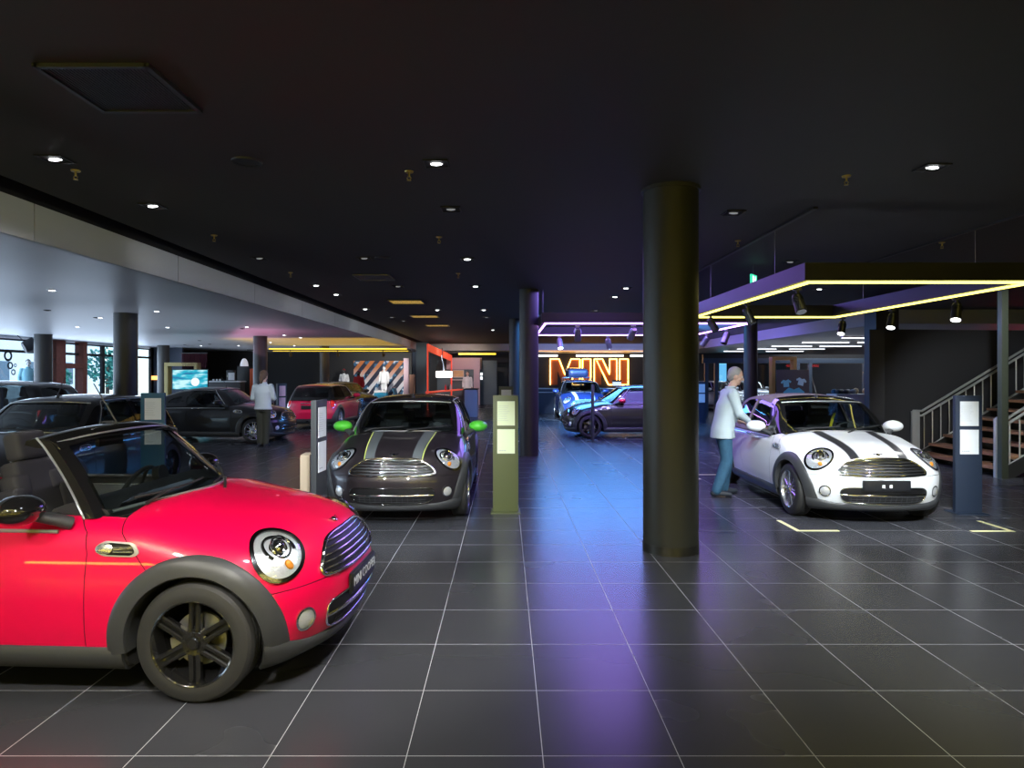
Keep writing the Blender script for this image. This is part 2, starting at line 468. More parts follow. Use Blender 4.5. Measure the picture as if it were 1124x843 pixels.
def build_green(kind):
    G = F_green(kind)
    Gs = lambda x, y, z: np.maximum(G(x, y, z), -np.maximum(G(x, y, z) + .034, .80 - z))
    V, Q = surfnet(Gs, (-3.02, -.82, .87), (-.2, .82, 1.46), .0165)
    me = np_mesh('green', V, Q)
    for poly in WIN[kind]:
        bm = bmesh.new(); prism(bm, [tuple(p) for p in poly_loop(poly, 1, .05)], 'Y', -1.1, 1.1); me = boolean(me, bm, 'DIFFERENCE'); bm.free()
    bm = bmesh.new(); prism(bm, [tuple(p) for p in poly_loop(WSP, 1, .05)], 'X', -1.25, 0.1); me = boolean(me, bm, 'DIFFERENCE'); bm.free()
    if RWP[kind]:
        bm = bmesh.new(); prism(bm, [tuple(p) for p in poly_loop(RWP[kind], 1, .05)], 'X', -3.3, -2.2); me = boolean(me, bm, 'DIFFERENCE'); bm.free()
    elif kind == 'coupe':
        bm = bmesh.new(); prism(bm, poly_loop([(-2.62, -.42), (-2.62, .42), (-2.0, .46), (-2.0, -.46)], 1, .05), 'Z', 1.0, 1.6); me = boolean(me, bm, 'DIFFERENCE'); bm.free()
    # roof skin (slot 0) apart from the black pillars (slot 1): a clean cut along the gutter
    bm = bmesh.new(); bm.from_mesh(me)
    zc = {'hatch': 1.338, 'soft': .9, 'coupe': 1.30}[kind]
    if kind == 'soft':
        bmesh.ops.bisect_plane(bm, geom=bm.verts[:] + bm.edges[:] + bm.faces[:], plane_co=(-.87, 0, .958), plane_no=(1, 0, .795))
        for f in bm.faces:
            c = f.calc_center_median(); f.material_index = 0 if (c.x + .87) + .795 * (c.z - .958) < 0 else 1
        pass
    else:
        bmesh.ops.bisect_plane(bm, geom=bm.verts[:] + bm.edges[:] + bm.faces[:], plane_co=(0, 0, zc), plane_no=(0, 0, 1))
        for f in bm.faces:
            c = f.calc_center_median(); f.material_index = 0 if c.z > zc else 1
    for f in bm.faces:
        c = f.calc_center_median()
        if float(G(np.array(c.x), np.array(c.y), np.array(c.z))) < -.02: f.material_index = 2
    me = bpy.data.meshes.new('roof_' + kind); bm.to_mesh(me); bm.free()
    for m in (GLOSSBLK, GLOSSBLK, CABIN): me.materials.append(m)
    shade(me, 35); CAR['roof_' + kind] = me
    # glass
    for s, nm in ((1, 'L'), (-1, 'R')):
        for i, poly in enumerate(WIN[kind]):
            bm = bmesh.new(); lp = poly_loop(poly, .05, .05)
            star_patch(bm, G, side_loop(lp, s), (0, s, 0), -.008, .004, rings=7)
            CAR[f'win_{kind}_{i}{nm}'] = mesh_from(bm, 'window')
    def wsgrid(off, ys, zs):
        Yg, Zg = np.meshgrid(ys, zs, indexing='ij')
        wdt = np.interp(Zg, [.968, 1.312], [.615, .515])
        O = np.stack([np.full_like(Yg, -1.3), Yg * wdt, Zg], -1)
        return rays(G, O, (1, 0, 0), 1.6)
    bm = bmesh.new(); H = wsgrid(0, np.linspace(-1, 1, 21), np.linspace(.962, 1.318, 9)); grid_skin(bm, H, grad(G, H), -.008, .004)
    CAR['ws_' + kind] = mesh_from(bm, 'windshield')
    if RWP[kind]:
        bm = bmesh.new(); lp = poly_loop(RWP[kind], .05, .05)
        star_patch(bm, G, np.stack([np.full(len(lp), -2.6), lp[:, 0], lp[:, 1]], 1), (-1, 0, 0), -.008, .004, rings=7)
        CAR['rw_' + kind] = mesh_from(bm, 'rear_window')
    elif kind == 'coupe':
        bm = bmesh.new(); lp = poly_loop([(-2.62, -.42), (-2.62, .42), (-2.0, .46), (-2.0, -.46)], .05, .05)
        star_patch(bm, G, np.stack([lp[:, 0], lp[:, 1], np.full(len(lp), 1.1)], 1), (0, 0, 1), -.008, .004, rings=7)
        CAR['rw_' + kind] = mesh_from(bm, 'rear_window')
def cached(key, build, angle=40):
    if key not in CAR:
        bm = bmesh.new(); build(bm); CAR[key] = mesh_from(bm, key, angle)
    return CAR[key]
# ---- lamp frames: an ellipse on the body thrown along the lamp's own axis
def ell_loop(c, d, a, b, tilt=0.0, n=40, up=(0, 0, 1)):
    d = np.array(d, float); d /= np.linalg.norm(d); up = np.array(up, float)
    u = np.cross(up, d); u /= np.linalg.norm(u); v = np.cross(d, u)
    t = np.linspace(0, 2*PI, n, endpoint=False)
    ca, sa = math.cos(tilt), math.sin(tilt)
    p, q = a*np.cos(t), b*np.sin(t)
    return np.array(c) + np.outer(p*ca - q*sa, u) + np.outer(p*sa + q*ca, v)
HL_C, HL_D = (.335, .595, .708), (.78, .34, .52)
def front_pts(loop, x0=-.1):
    return np.stack([np.full(len(loop), .35), loop[:, 0], loop[:, 1]], 1)
GR_UP = [(0, .735), (.24, .73), (.36, .695), (.455, .625), (.475, .585), (.43, .565), (.2, .555), (0, .553), (-.2, .555), (-.43, .565), (-.475, .585), (-.455, .625), (-.36, .695), (-.24, .73)]
GR_LO = [(0, .425), (.36, .425), (.455, .40), (.465, .34), (.42, .275), (.28, .25), (0, .245), (-.28, .25), (-.42, .275), (-.465, .34), (-.455, .40), (-.36, .425)]
def surf_line(F, pts, d, off):
    P = np.array(pts, float); H = rays(F, P - np.array(d) * .3, d, 1.6); return H + grad(F, H) * off
def mirrored(me, name):
    m = me.copy(); m.transform(Matrix.Diagonal((1, -1, 1, 1))); m.flip_normals(); return m
def two(key, build, angle=40):
    "left mesh and its mirror image"
    if key + 'L' not in CAR:
        bm = bmesh.new(); build(bm); CAR[key + 'L'] = mesh_from(bm, key, angle); CAR[key + 'R'] = mirrored(CAR[key + 'L'], key)
    return CAR[key + 'L'], CAR[key + 'R']
def polar_nose(phis, zs, off=0.0):
    P, Zg = np.meshgrid(phis, zs, indexing='ij')
    O = np.stack([np.zeros_like(P) - .25, 0 * P, Zg], -1); D = np.stack([np.cos(P), np.sin(P), 0 * P], -1)
    H = rays(F_body, O, D, 1.4); return H
def bx(a0, a1, b0, b1): return [(a0, b0), (a1, b0), (a1, b1), (a0, b1)]

def wheel_meshes(style):
    k = 'wheel_' + style
    if k in CAR: return CAR[k]
    w = .0975; R = .31
    bm = bmesh.new()
    prof = [(.213, -w*.86), (.218, -w*.98), (.235, -w*1.03), (.262, -w*1.0), (.288, -w*.92), (.302, -w*.78), (.3085, -w*.6)]
    for g in (-.35, 0, .35):
        prof += [(.31, w*(g-.2)), (.31, w*(g-.05)), (.303, w*(g-.04)), (.303, w*(g+.04)), (.31, w*(g+.05)), (.31, w*(g+.2))]
    prof += [(.3085, w*.6), (.302, w*.78), (.288, w*.92), (.262, w*1.0), (.235, w*1.03), (.218, w*.98), (.213, w*.86), (.213, -w*.86)]
    lathe(bm, prof, 72, 'Y')
    # tread blocks: shallow cross grooves on the shoulders
    tyre = mesh_from(bm, 'tyre', 25)
    bm = bmesh.new()
    lathe(bm, [(.219, w*.84), (.223, w*.97), (.217, w*1.0), (.211, w*.95), (.204, w*.5), (.185, -w*.2), (.185, -w*.75), (.205, -w*.85), (.21, -w*.8), (.19, -w*.6), (.19, -w*.1), (.211, w*.6), (.219, w*.84)], 64, 'Y')
    n = {'six': 6, 'seven': 7, 'five': 5, 'ten': 10}[style]
    yo = w * .72
    def bar(th, off, r0, r1, wd, dep, tw=0.0):
        d = Vector((math.cos(th), 0, math.sin(th))); t = Vector((-math.sin(th), 0, math.cos(th)))
        pr = []
        for r, hh, ww in ((r0, .012, wd*1.15), ((r0+r1)/2, .004, wd), (r1, .004, wd*1.1)):
            c = d * r + t * (off + tw * (r - r0) / (r1 - r0))
            pr.append([bm.verts.new(c + t*a + Vector((0, yo + b + hh, 0))) for a, b in ((-ww/2, -dep), (-ww/2, -.006), (-ww/4, 0), (ww/4, 0), (ww/2, -.006), (ww/2, -dep))])
        for A, B in zip(pr, pr[1:]):
            for i in range(6): bm.faces.new((A[i], A[(i+1) % 6], B[(i+1) % 6], B[i]))
        bm.faces.new(pr[0][::-1]); bm.faces.new(pr[-1])
    for i in range(n):
        th = 2*PI*i/n + PI/2
        if style in ('six', 'five'):
            for s in (-1, 1): bar(th, s*.0185, .056, .212, .024, .035)
            c0 = Vector((math.cos(th), 0, math.sin(th))); tube(bm, [c0*.08 + Vector((0, yo-.022, 0)), c0*.20 + Vector((0, yo-.022, 0))], .010, 6)
        elif style == 'seven':
            for s in (-1, 1): bar(th, s*.010, .045, .212, .021, .03, tw=s*.022)
        else: bar(th, 0, .05, .212, .024, .03)
    lathe(bm, [(.0001, yo+.022), (.028, yo+.022), (.033, yo+.016), (.036, yo+.008), (.062, yo+.012), (.070, yo+.002), (.070, yo-.04), (.0001, yo-.04)], 40, 'Y')
    rim = mesh_from(bm, 'rim', 35)
    bm = bmesh.new()
    for i in range(5):
        th = 2*PI*i/5 + .3
        c = Vector((math.cos(th)*.048, yo+.004, math.sin(th)*.048)); cyl(bm, c, c + Vector((0, .012, 0)), .008, seg=6)
    cyl(bm, (0, yo+.016, 0), (0, yo+.0235, 0), .024, .022, seg=24)
    cap = mesh_from(bm, 'hub_cap', 35)
    bm = bmesh.new()
    lathe(bm, [(.06, -.012), (.138, -.012), (.138, .008), (.06, .008), (.06, -.012)], 48, 'Y')
    disc = mesh_from(bm, 'brake_disc', 35)
    bm = bmesh.new()
    for k2 in range(5):
        a0 = -.5 + k2*.2; a1 = a0 + .2
    A = []
    for a in np.linspace(-.42, .42, 9):
        A.append([(r*math.cos(a), y, r*math.sin(a)) for r, y in ((.10, -.024), (.152, -.024), (.152, .026), (.10, .026))])
    VV = [[bm.verts.new(p) for p in r] for r in A]
    for a, b in zip(VV, VV[1:]):
        for i in range(4): bm.faces.new((a[i], a[(i+1) % 4], b[(i+1) % 4], b[i]))
    bm.faces.new(VV[0][::-1]); bm.faces.new(VV[-1])
    calp = mesh_from(bm, 'brake_caliper', 35)
    CAR[k] = (tyre, rim, cap, disc, calp)
    return CAR[k]
DISCM = mat('brake_steel', (0.55, 0.55, 0.53), 0.35, 0.9)
def add_wheel(root, x, s, style, rimmat, steer=0.0, scale=1.0):
    t, r, c, d, b = wheel_meshes(style)
    e = empty('wheel', (x, s*.722, .31)); e.parent = root
    e.rotation_euler = (0, 0, (0 if s > 0 else PI) + steer)
    link('tyre', t, RUBBER, e); link('rim', r, rimmat, e); link('hub_cap', c, CHROME if rimmat is not GLOSSRIM else GLOSSRIM2, e); link('brake_disc', d, DISCM, e)
    k = link('brake_caliper', b, DISCM, e); k.rotation_euler = (0, 0.4, 0)
    return e
GLOSSRIM = mat('gloss_black_alloy', (0.012, 0.012, 0.013), 0.12, 0.0, coat=1.0)
GLOSSRIM2 = mat('black_hub', (0.03, 0.03, 0.03), 0.25, 0.4)
def soft_box(bm, c, s, rot=None, bev=.05):
    box(bm, c, s, rot=rot, bev=bev, seg=4)
def make_seat(root, x, y, m, head=True):
    e = empty('seat', (x, y, .30)); e.parent = root
    def cush(bm):
        soft_box(bm, (0, 0, .10), (.52, .40, .15), bev=.06)
        for s in (-1, 1): soft_box(bm, (0, s*.215, .13), (.48, .10, .17), bev=.045)
    link('cushion', cached('seat_c', cush, 60), m, e)
    def back(bm):
        R = Matrix.Rotation(math.radians(-16), 4, 'Y')
        soft_box(bm, (-.31, 0, .455), (.13, .36, .68), R, .055)
        for s in (-1, 1):
            soft_box(bm, (-.285, s*.20, .38), (.15, .11, .48), R, .05)
            soft_box(bm, (-.35, s*.15, .62), (.13, .14, .16), R, .05)
    link('backrest', cached('seat_b', back, 60), m, e)
    if head:
        def hd(bm):
            R = Matrix.Rotation(math.radians(-12), 4, 'Y')
            soft_box(bm, (-.405, 0, .885), (.12, .27, .20), R, .057)
            for s in (-1, 1): cyl(bm, (-.385, s*.06, .70), (-.40, s*.06, .80), .007, seg=8)
        link('headrest', cached('seat_h', hd, 60), m, e)
    return e
def make_interior(root, seatm, kind):
    make_seat(root, -1.43, .36, seatm); make_seat(root, -1.43, -.36, seatm)
    if kind != 'coupe':
        def rb(bm):
            R = Matrix.Rotation(math.radians(-14), 4, 'Y')
            for s in (-1, 1):
                soft_box(bm, (-2.08, s*.28, .46), (.42, .48, .16), bev=.05); soft_box(bm, (-2.34, s*.28, .72), (.13, .48, .50), R, .05)
                soft_box(bm, (-2.41, s*.28, 1.04), (.10, .25, .17), R, .045)
        link('rear_bench', cached('rear_bench', rb, 60), seatm, root)
    def dash(bm):
        prof = [(-.50, .86), (-.56, .95), (-.66, .985), (-.78, .985), (-.86, .955), (-.90, .90), (-.90, .80), (-.86, .70), (-.80, .55), (-.55, .55)]
        ys = np.linspace(-.648, .648, 17); R = []
        for y in ys: R.append([bm.verts.new((x, y, z)) for x, z in prof])
        for a, b in zip(R, R[1:]):
            for i in range(len(prof)):
                j = (i+1) % len(prof); bm.faces.new((a[i], a[j], b[j], b[i]))
        bm.faces.new(R[0][::-1]); bm.faces.new(R[-1])
        cyl(bm, (-.88, 0, .82), (-.915, 0, .82), .115, .11, seg=32)
        lathe_at(bm, (-.84, .36, 1.0), .06)
        soft_box(bm, (-1.1, 0, .42), (.7, .2, .2), bev=.03)
    link('dashboard', cached('dashboard', dash, 35), CABIN, root)
    def sw(bm):
        R = Matrix.Translation((-1.03, .36, .87)) @ Matrix.Rotation(math.radians(-65), 4, 'Y')
        pts = [R @ Vector((.185*math.cos(t), .185*math.sin(t), 0)) for t in np.linspace(0, 2*PI, 36, endpoint=False)]
        tube(bm, pts, .016, 8, closed=True)
        vs = ball(bm, (0, 0, 0), (.06, .07, .03), 16, 8); bmesh.ops.transform(bm, matrix=R, verts=vs)
        for t in (0, PI, -PI/2): tube(bm, [R @ Vector((.05*math.cos(t+PI/2), .05*math.sin(t+PI/2), 0)), R @ Vector((.18*math.cos(t+PI/2), .18*math.sin(t+PI/2), 0))], .014, 6)
        cyl(bm, (-1.03, .36, .87), (-.86, .36, .80), .035, seg=12)
    link('steering_wheel', cached('steering_wheel', sw, 50), CABIN, root)
def lathe_at(bm, c, r):
    cyl(bm, c, (c[0]-.05, c[1], c[2]-.01), r, r*.95, seg=24)

def plate_text(root_part, txt, size, loc, rot, m, name='plate_lettering', extr=.001, align='CENTER'):
    cu = bpy.data.curves.new('t', 'FONT'); cu.body = txt; cu.size = size; cu.extrude = extr; cu.align_x = align; cu.align_y = 'CENTER'; cu.resolution_u = 2
    o = bpy.data.objects.new('t', cu); COL.objects.link(o)
    dg = bpy.context.evaluated_depsgraph_get(); dg.update()
    me = bpy.data.meshes.new_from_object(o.evaluated_get(dg)); bpy.data.objects.remove(o)
    q = link(name, me, m, root_part); q.location = loc; q.rotation_euler = rot
    return q

def make_car(name, loc, yaw, label, paintm, kind='hatch', roofm=None, capm=None, wheel='six', rimm=SILVER, seatm=SEATB,
             stripe=None, plate=None, softm=None, glass=WINDG, lampscale=1.0, scale=None, detail=True, steer=0.0, clad=BLKPLAST, rearlamp=REDL, group=None, beltm=SATIN, strap=None, lowband=None, barm=None):
    root = empty('car', loc, math.radians(yaw), label, 'car', group)
    if scale: root.scale = scale
    roofm = roofm or paintm; capm = capm or paintm
    slots = [paintm, UNDER, CABIN, GLOSSBLK]
    link('body', CAR['body'], slots, root)
    hood = link('hood', CAR['hood'], slots, root)
    doors = {}
    for s, k in ((1, 'doorL'), (-1, 'doorR')):
        doors[s] = link('door', CAR[k], slots, root)
    # ---- black lower trim
    if True:
        def arch(cx):
            def b(bm):
                th = np.linspace(math.radians(-8), math.radians(188), 46)
                rr = np.array([.342, .350, .385, .42, .440, .447])
                T, R_ = np.meshgrid(th, rr, indexing='ij')
                # feet of the arch reach down to the sill
                X = cx + R_*np.cos(T); Z = np.maximum(.31 + R_*np.sin(T), .19)
                H = rays(F_body, np.stack([X, 0*X, Z], -1), (0, 1, 0), 1.2)
                N = grad(F_body, H)*0 + np.array([0, 1, 0])
                o = np.broadcast_to(np.array([.002, .018, .021, .019, .012, .001]), X.shape)
                grid_skin(bm, H, N, o, .03)
                # inner lip
                A = []
                for t in th:
                    x, z = cx + .343*math.cos(t), max(.31 + .343*math.sin(t), .19); A.append((x, z))
                ys = rays(F_body, np.array([[x, 0, z] for x, z in A]), (0, 1, 0), 1.2)[:, 1]
                va = [bm.verts.new((x, y + .012, z)) for (x, z), y in zip(A, ys)]; vb = [bm.verts.new((x*1.0, .60, z)) for x, z in A]
                for i in range(len(A)-1): bm.faces.new((va[i], va[i+1], vb[i+1], vb[i]))
            return b
        for cx, kx in ((0, 'archF'), (-2.467, 'archB')):
            for me in two(kx, arch(cx), 50): link('wheel_arch_trim', me, clad, root)
        def sill(bm):
            X, Z = np.meshgrid(np.linspace(-2.10, -.365, 32), np.array([.150, .170, .225, .268, .286]), indexing='ij')
            H = rays(F_body, np.stack([X, 0*X, np.maximum(Z, .19)], -1), (0, 1, 0), 1.2); H[..., 2] = Z
            grid_skin(bm, H, np.zeros_like(H) + np.array([0, 1, 0]), np.broadcast_to(np.array([-.03, .008, .022, .018, .001]), X.shape), .05)
        for me in two('sill', sill, 50): link('sill_trim', me, clad, root)
        def chin(bm):
            ph = np.linspace(-.90, .90, 61)
            top = .255 + .035*np.clip((np.abs(ph)-.60)/.36, 0, 1)**1.3 * 2.0 - .03*np.exp(-(ph/.5)**2)
            rows = []
            for f_, o in ((-.2, -.03), (0, .004), (.12, .022), (.6, .026), (.92, .012), (1.0, .001)):
                zz = .165 + (top - .165)*f_
                O = np.stack([0*ph-.25, 0*ph, np.maximum(zz, .19)], -1); D = np.stack([np.cos(ph), np.sin(ph), 0*ph], -1)
                H = rays(F_body, O, D, 1.4); H[:, 2] = zz
                rows.append(H + D*o)
            P = np.stack(rows, 1); N = np.broadcast_to(np.stack([np.cos(ph), np.sin(ph), 0*ph], -1)[:, None, :], P.shape)
            grid_skin(bm, P, N, 0.0, .03)
        link('front_lip', cached('front_lip', chin, 50), clad, root)
        def rchin(bm):
            ph = np.linspace(-.87, .87, 41); rows = []
            for zz, o in ((.17, -.02), (.19, .01), (.27, .016), (.33, .002)):
                O = np.stack([0*ph-2.2, 0*ph, 0*ph+zz], -1); D = np.stack([-np.cos(ph), np.sin(ph), 0*ph], -1)
                H = rays(F_body, O, D, 1.4); rows.append(H + D*o)
            P = np.stack(rows, 1); N = np.broadcast_to(D[:, None, :], P.shape); grid_skin(bm, P, N, 0.0, .03)
        link('rear_lip', cached('rear_lip', rchin, 50), clad, root)
    # ---- wheels
    for x in (0, -2.467):
        for s in (1, -1): add_wheel(root, x, s, wheel, rimm, steer if x == 0 else 0)
    # ---- head lamps
    lampF = lambda a, b, k=1.0: ell_loop(HL_C, HL_D, a*k*1.10, b*k*1.10, math.radians(38), 44)
    def bez(bm): star_patch(bm, F_body, lampF(.128, .158), HL_D, .012, .014, rings=4, r0=.87)
    def refl(bm): star_patch(bm, F_body, lampF(.124, .154), HL_D, .002, .004, rings=8)
    def lens(bm): star_patch(bm, F_body, lampF(.124, .154, .90), HL_D, .010, .003, bulge=.026, rings=9)
    def pod(bm):
        d = np.array(HL_D)/np.linalg.norm(HL_D); u = np.cross((0, 0, 1), d); u /= np.linalg.norm(u); v = np.cross(d, u)
        for a, b, r in ((-.012, .022, .052), ):
            c = np.array(HL_C) + u*a + v*b; h = rays(F_body, (c - d*.3)[None], d, 1.0)[0]
            cyl(bm, h - d*.01, h + d*.016, r, r*.92, 28); ball(bm, h + d*.010, (r*.72, r*.72, r*.45), 20, 10, rot=Vector((0, 0, 1)).rotation_difference(Vector(d)).to_matrix().to_4x4())
            tube(bm, [h + d*.022 + (u*math.cos(t) + v*math.sin(t))*r*1.18 for t in np.linspace(0, 2*PI, 28, endpoint=False)], .006, 6, closed=True)
    def shroud(bm):
        d = np.array(HL_D)/np.linalg.norm(HL_D); u = np.cross((0, 0, 1), d); u /= np.linalg.norm(u); v = np.cross(d, u)
        for r, w_ in ((.082, .010),):
            P = []
            for t in np.linspace(math.radians(-35), math.radians(200), 26):
                c = np.array(HL_C) + u*(-.012 + r*math.cos(t)) + v*(.018 + r*math.sin(t)); P.append(rays(F_body, (c - d*.3)[None], d, 1.0)[0] + d*.006)
            tube(bm, P, w_, 6)
    def ind(bm):
        d = np.array(HL_D)/np.linalg.norm(HL_D); u = np.cross((0, 0, 1), d); u /= np.linalg.norm(u); v = np.cross(d, u)
        c = np.array(HL_C) - v*.085 - u*.01; h = rays(F_body, (c - d*.3)[None], d, 1.0)[0]
        ball(bm, h + d*.006, (.030, .022, .014), 16, 8, rot=Vector((0, 0, 1)).rotation_difference(Vector(d)).to_matrix().to_4x4())
    meshes = [two('lamp_bezel', bez), two('lamp_reflector', refl), two('lamp_lens', lens, 60), two('lamp_pod', pod), two('indicator', ind, 60), two('lamp_shroud', shroud, 60)]
    for i in (0, 1):
        hl = link('headlight', meshes[1][i], REFLECT, root)
        link('bezel', meshes[0][i], DKCHROME, hl); link('shroud', meshes[5][i], GLOSSBLK, hl); link('lens', meshes[2][i], LENSG, hl); link('projector', meshes[3][i], CHROME, hl); link('indicator', meshes[4][i], AMBER, hl)
    # ---- fog lamps
    FD = (.86, .5, 0)
    def fogr(bm): star_patch(bm, F_body, ell_loop((.50, .60, .375), FD, .062, .062, n=28), FD, .010, .012, rings=3, r0=.82)
    def fogl(bm): star_patch(bm, F_body, ell_loop((.50, .60, .375), FD, .052, .052, n=28), FD, .003, .005, rings=5, bulge=.008)
    a, b = two('fog_ring', fogr), two('fog_lamp', fogl)
    for i in (0, 1):
        f = link('fog_lamp', b[i], REFLECT, root); link('fog_ring', a[i], CHROME, f)
    # ---- grilles
    up = spline_loop(GR_UP, 6); lo = spline_loop(GR_LO, 6)
    def gback(L, o):
        return lambda bm: star_patch(bm, F_body, front_pts(L), (1, 0, 0), o, .006, rings=8)
    def gframe(L, r):
        def b(bm):
            P = surf_line(F_body, front_pts(L), (1, 0, 0), .006); tube(bm, P, r, 8, closed=True)
        return b
    def gbars(L, zs, r, sy=1.6):
        def b(bm):
            for z in zs:
                yy = [p[0] for p in L if abs(p[1]-z) < .012]
                ym = max(yy) if yy else .4
                # exact half width of the outline at this height
                ym = 0
                for i in range(len(L)):
                    p, q = L[i-1], L[i]
                    if (p[1]-z)*(q[1]-z) <= 0 and abs(p[1]-q[1]) > 1e-6:
                        t = (z-p[1])/(q[1]-p[1]); ym = max(ym, p[0] + t*(q[0]-p[0]))
                ys = np.linspace(-ym, ym, 25); P = surf_line(F_body, np.stack([0*ys+.35, ys, 0*ys+z], 1), (1, 0, 0), .009)
                tube(bm, P, r, 6, sy=sy, up=(0, 0, 1))
        return b
    g = link('grille', cached('grille_up', gback(up, .002)), GRILLEB, root)
    link('frame', cached('grille_up_f', gframe(up, .013), 60), CHROME, g)
    link('bar', cached('grille_up_b', gbars(up, (.592, .622, .652, .682, .71), .0052, 1.4), 60), barm or CHROME, g)
    g = link('lower_grille', cached('grille_lo', gback(lo, .002)), GRILLEB, root)
    link('frame', cached('grille_lo_f', gframe(lo, .007), 60), lowband or CHROME, g)
    link('bar', cached('grille_lo_b', gbars(lo, (.345,), .007), 60), CHROME, g)
    def mesh_(bm):
        for z in (.27, .295, .32):
            ys = np.linspace(-.38, .38, 20); P = surf_line(F_body, np.stack([0*ys+.35, ys, 0*ys+z], 1), (1, 0, 0), .006); tube(bm, P, .003, 5)
        for y in np.linspace(-.36, .36, 13):
            zs = np.linspace(.262, .33, 4); P = surf_line(F_body, np.stack([0*zs+.35, 0*zs+y, zs], 1), (1, 0, 0), .006); tube(bm, P, .0025, 5)
    link('mesh', cached('grille_lo_m', mesh_), BLKPLAST, g)
    # ---- badge on the nose
    def badge(bm):
        P = surf_line(F_body, [(.35, 0, .775)], (1, 0, 0), .004)[0]
        n = grad(F_body, P[None])[0]; q = Vector((0, 0, 1)).rotation_difference(Vector(n)).to_matrix().to_4x4()
        ball(bm, P, (.022, .022, .007), 20, 8, rot=q)
        for s in (-1, 1):
            for k in range(3):
                tube(bm, surf_line(F_body, [(.35, s*(.02+.008*k), .782-.006*k), (.35, s*(.060-.008*k), .785-.007*k)], (1, 0, 0), .004), .003, 5)
    link('badge', cached('badge', badge, 60), CHROME, root)
    # ---- mirrors, side scuttles, door handles, belt line
    def mirror(bm): 
        vs = ball(bm, (-.845, .90, 1.000), (.110, .125, .076), 28, 16)
        for v in vs:
            if v.co.x < -.90: v.co.x = -.90 + (v.co.x + .90)*.25
    def stalk(bm): tube(bm, [(-.70, .735, .90), (-.735, .775, .925), (-.79, .83, .95), (-.82, .865, .97)], [.052, .046, .038, .032], 10, sy=.7)
    mm, st = two('mirror', mirror, 70), two('mirror_stalk', stalk, 60)
    def scut(bm):
        lp = poly_loop([(-.525, .785), (-.48, .75), (-.31, .747), (-.28, .765), (-.315, .813), (-.48, .823)], .02, .03)
        star_patch(bm, F_body, side_loop(lp, 1), (0, 1, 0), .008, .010, rings=4, r0=.80)
    def scut2(bm):
        lp = poly_loop([(-.525, .785), (-.48, .75), (-.31, .747), (-.28, .765), (-.315, .813), (-.48, .823)], .02, .03)
        star_patch(bm, F_body, side_loop(lp, 1), (0, 1, 0), .003, .005, rings=4)
    def scutl(bm):
        lp = ell_loop((-.472, .6, .785), (0, 1, 0), .045, .028, n=24); star_patch(bm, F_body, lp, (0, 1, 0), .007, .006, rings=4, bulge=.006)
        for z in (.770, .790): tube(bm, surf_line(F_body, [(-.42, .6, z), (-.32, .6, z)], (0, 1, 0), .006), .005, 6)
    s1, s2, s3 = two('scuttle_frame', scut), two('scuttle', scut2), two('scuttle_lamp', scutl)
    def handle(bm):
        P = surf_line(F_body, [(x, .6, .845) for x in np.linspace(-1.56, -1.36, 9)], (0, 1, 0), .018)
        P[0] -= np.array([0, .016, 0]); P[-1] -= np.array([0, .016, 0]); tube(bm, P, .011, 8, sy=1.3, up=(0, 0, 1))
    hh = two('handle', handle, 60)
    def belt(bm):
        P = surf_line(F_body, [(x, .765 - .02*max(0, (-2.2-x)), 0.3) for x in np.linspace(-.74, -2.72, 30)], (0, 0, 1), .004)
        tube(bm, P, .008, 6, sy=1.3, up=(0, 0, 1))
    bl = two('belt', belt, 60)
    for i, s in ((0, 1), (1, -1)):
        m = link('mirror', mm[i], capm, root); link('mirror_stalk', st[i], clad, m)
        q = link('side_scuttle', s2[i], GLOSSBLK, root); link('frame', s1[i], SATIN, q); link('indicator', s3[i], SILVER, q)
        link('handle', hh[i], CHROME, doors[s])
        link('belt_moulding', bl[i], beltm, root)
    def cowl(bm):
        ys = np.linspace(-.70, .70, 41); P = surf_line(F_body, [(-.318 - .66*y*y, y, .3) for y in ys], (0, 0, 1), .003); tube(bm, P, .008, 6, sy=.8, up=(0, 0, 1))
    link('cowl_moulding', cached('cowl', cowl, 60), beltm, root)
    # ---- wipers
    G = F_green('hatch')
    def wiper(y0, y1):
        def b(bm):
            P = rays(G, np.array([[-1.4, y0 + (y1-y0)*t, .985 + .035*t] for t in np.linspace(0, 1, 12)]), (1, 0, 0), 1.6) + np.array([.022, 0, .012])
            tube(bm, P, .007, 6)
            e = P[0] + np.array([.07, 0, -.03]); tube(bm, [e, (e+P[5])/2 + np.array([.01, 0, .012]), P[5]], [.011, .008, .006], 6)
        return b
    link('wiper', cached('wiper1', wiper(.02, .58)), CABIN, root); link('wiper', cached('wiper2', wiper(-.52, -.02)), CABIN, root)
    # ---- rear lamps and rear plate recess, exhaust
    RD = (-.80, .6, 0.05)
    def rl(bm):
        lp = ell_loop((-2.82, .66, .79), RD, .065, .125, n=32); star_patch(bm, F_body, lp, RD, .006, .010, rings=6, bulge=.010)
    def rlb(bm):
        lp = ell_loop((-2.82, .66, .79), RD, .076, .136, n=32); star_patch(bm, F_body, lp, RD, .010, .014, rings=3, r0=.86)
    a, b = two('rear_lamp', rl, 60), two('rear_bezel', rlb, 60)
    for i in (0, 1):
        q = link('tail_light', a[i], rearlamp, root); link('bezel', b[i], CHROME, q)
    def rh(bm):
        ys = np.linspace(-.28, .28, 15); P = rays(F_body, np.array([[-2.2, y, .80] for y in ys]), (-1, 0, 0), 1.4) + np.array([-.012, 0, 0]); tube(bm, P, .014, 8, sy=1.3, up=(0, 0, 1))
    link('boot_handle', cached('boot_handle', rh, 60), CHROME, root)
    def rp(bm):
        P = rays(F_body, np.array([[-2.2, 0, .68]]), (-1, 0, 0), 1.4)[0]; box(bm, (P[0]-.006, 0, .68), (.02, .52, .11), bev=.004)
    link('rear_plate', cached('rear_plate', rp), PLATEB, root)
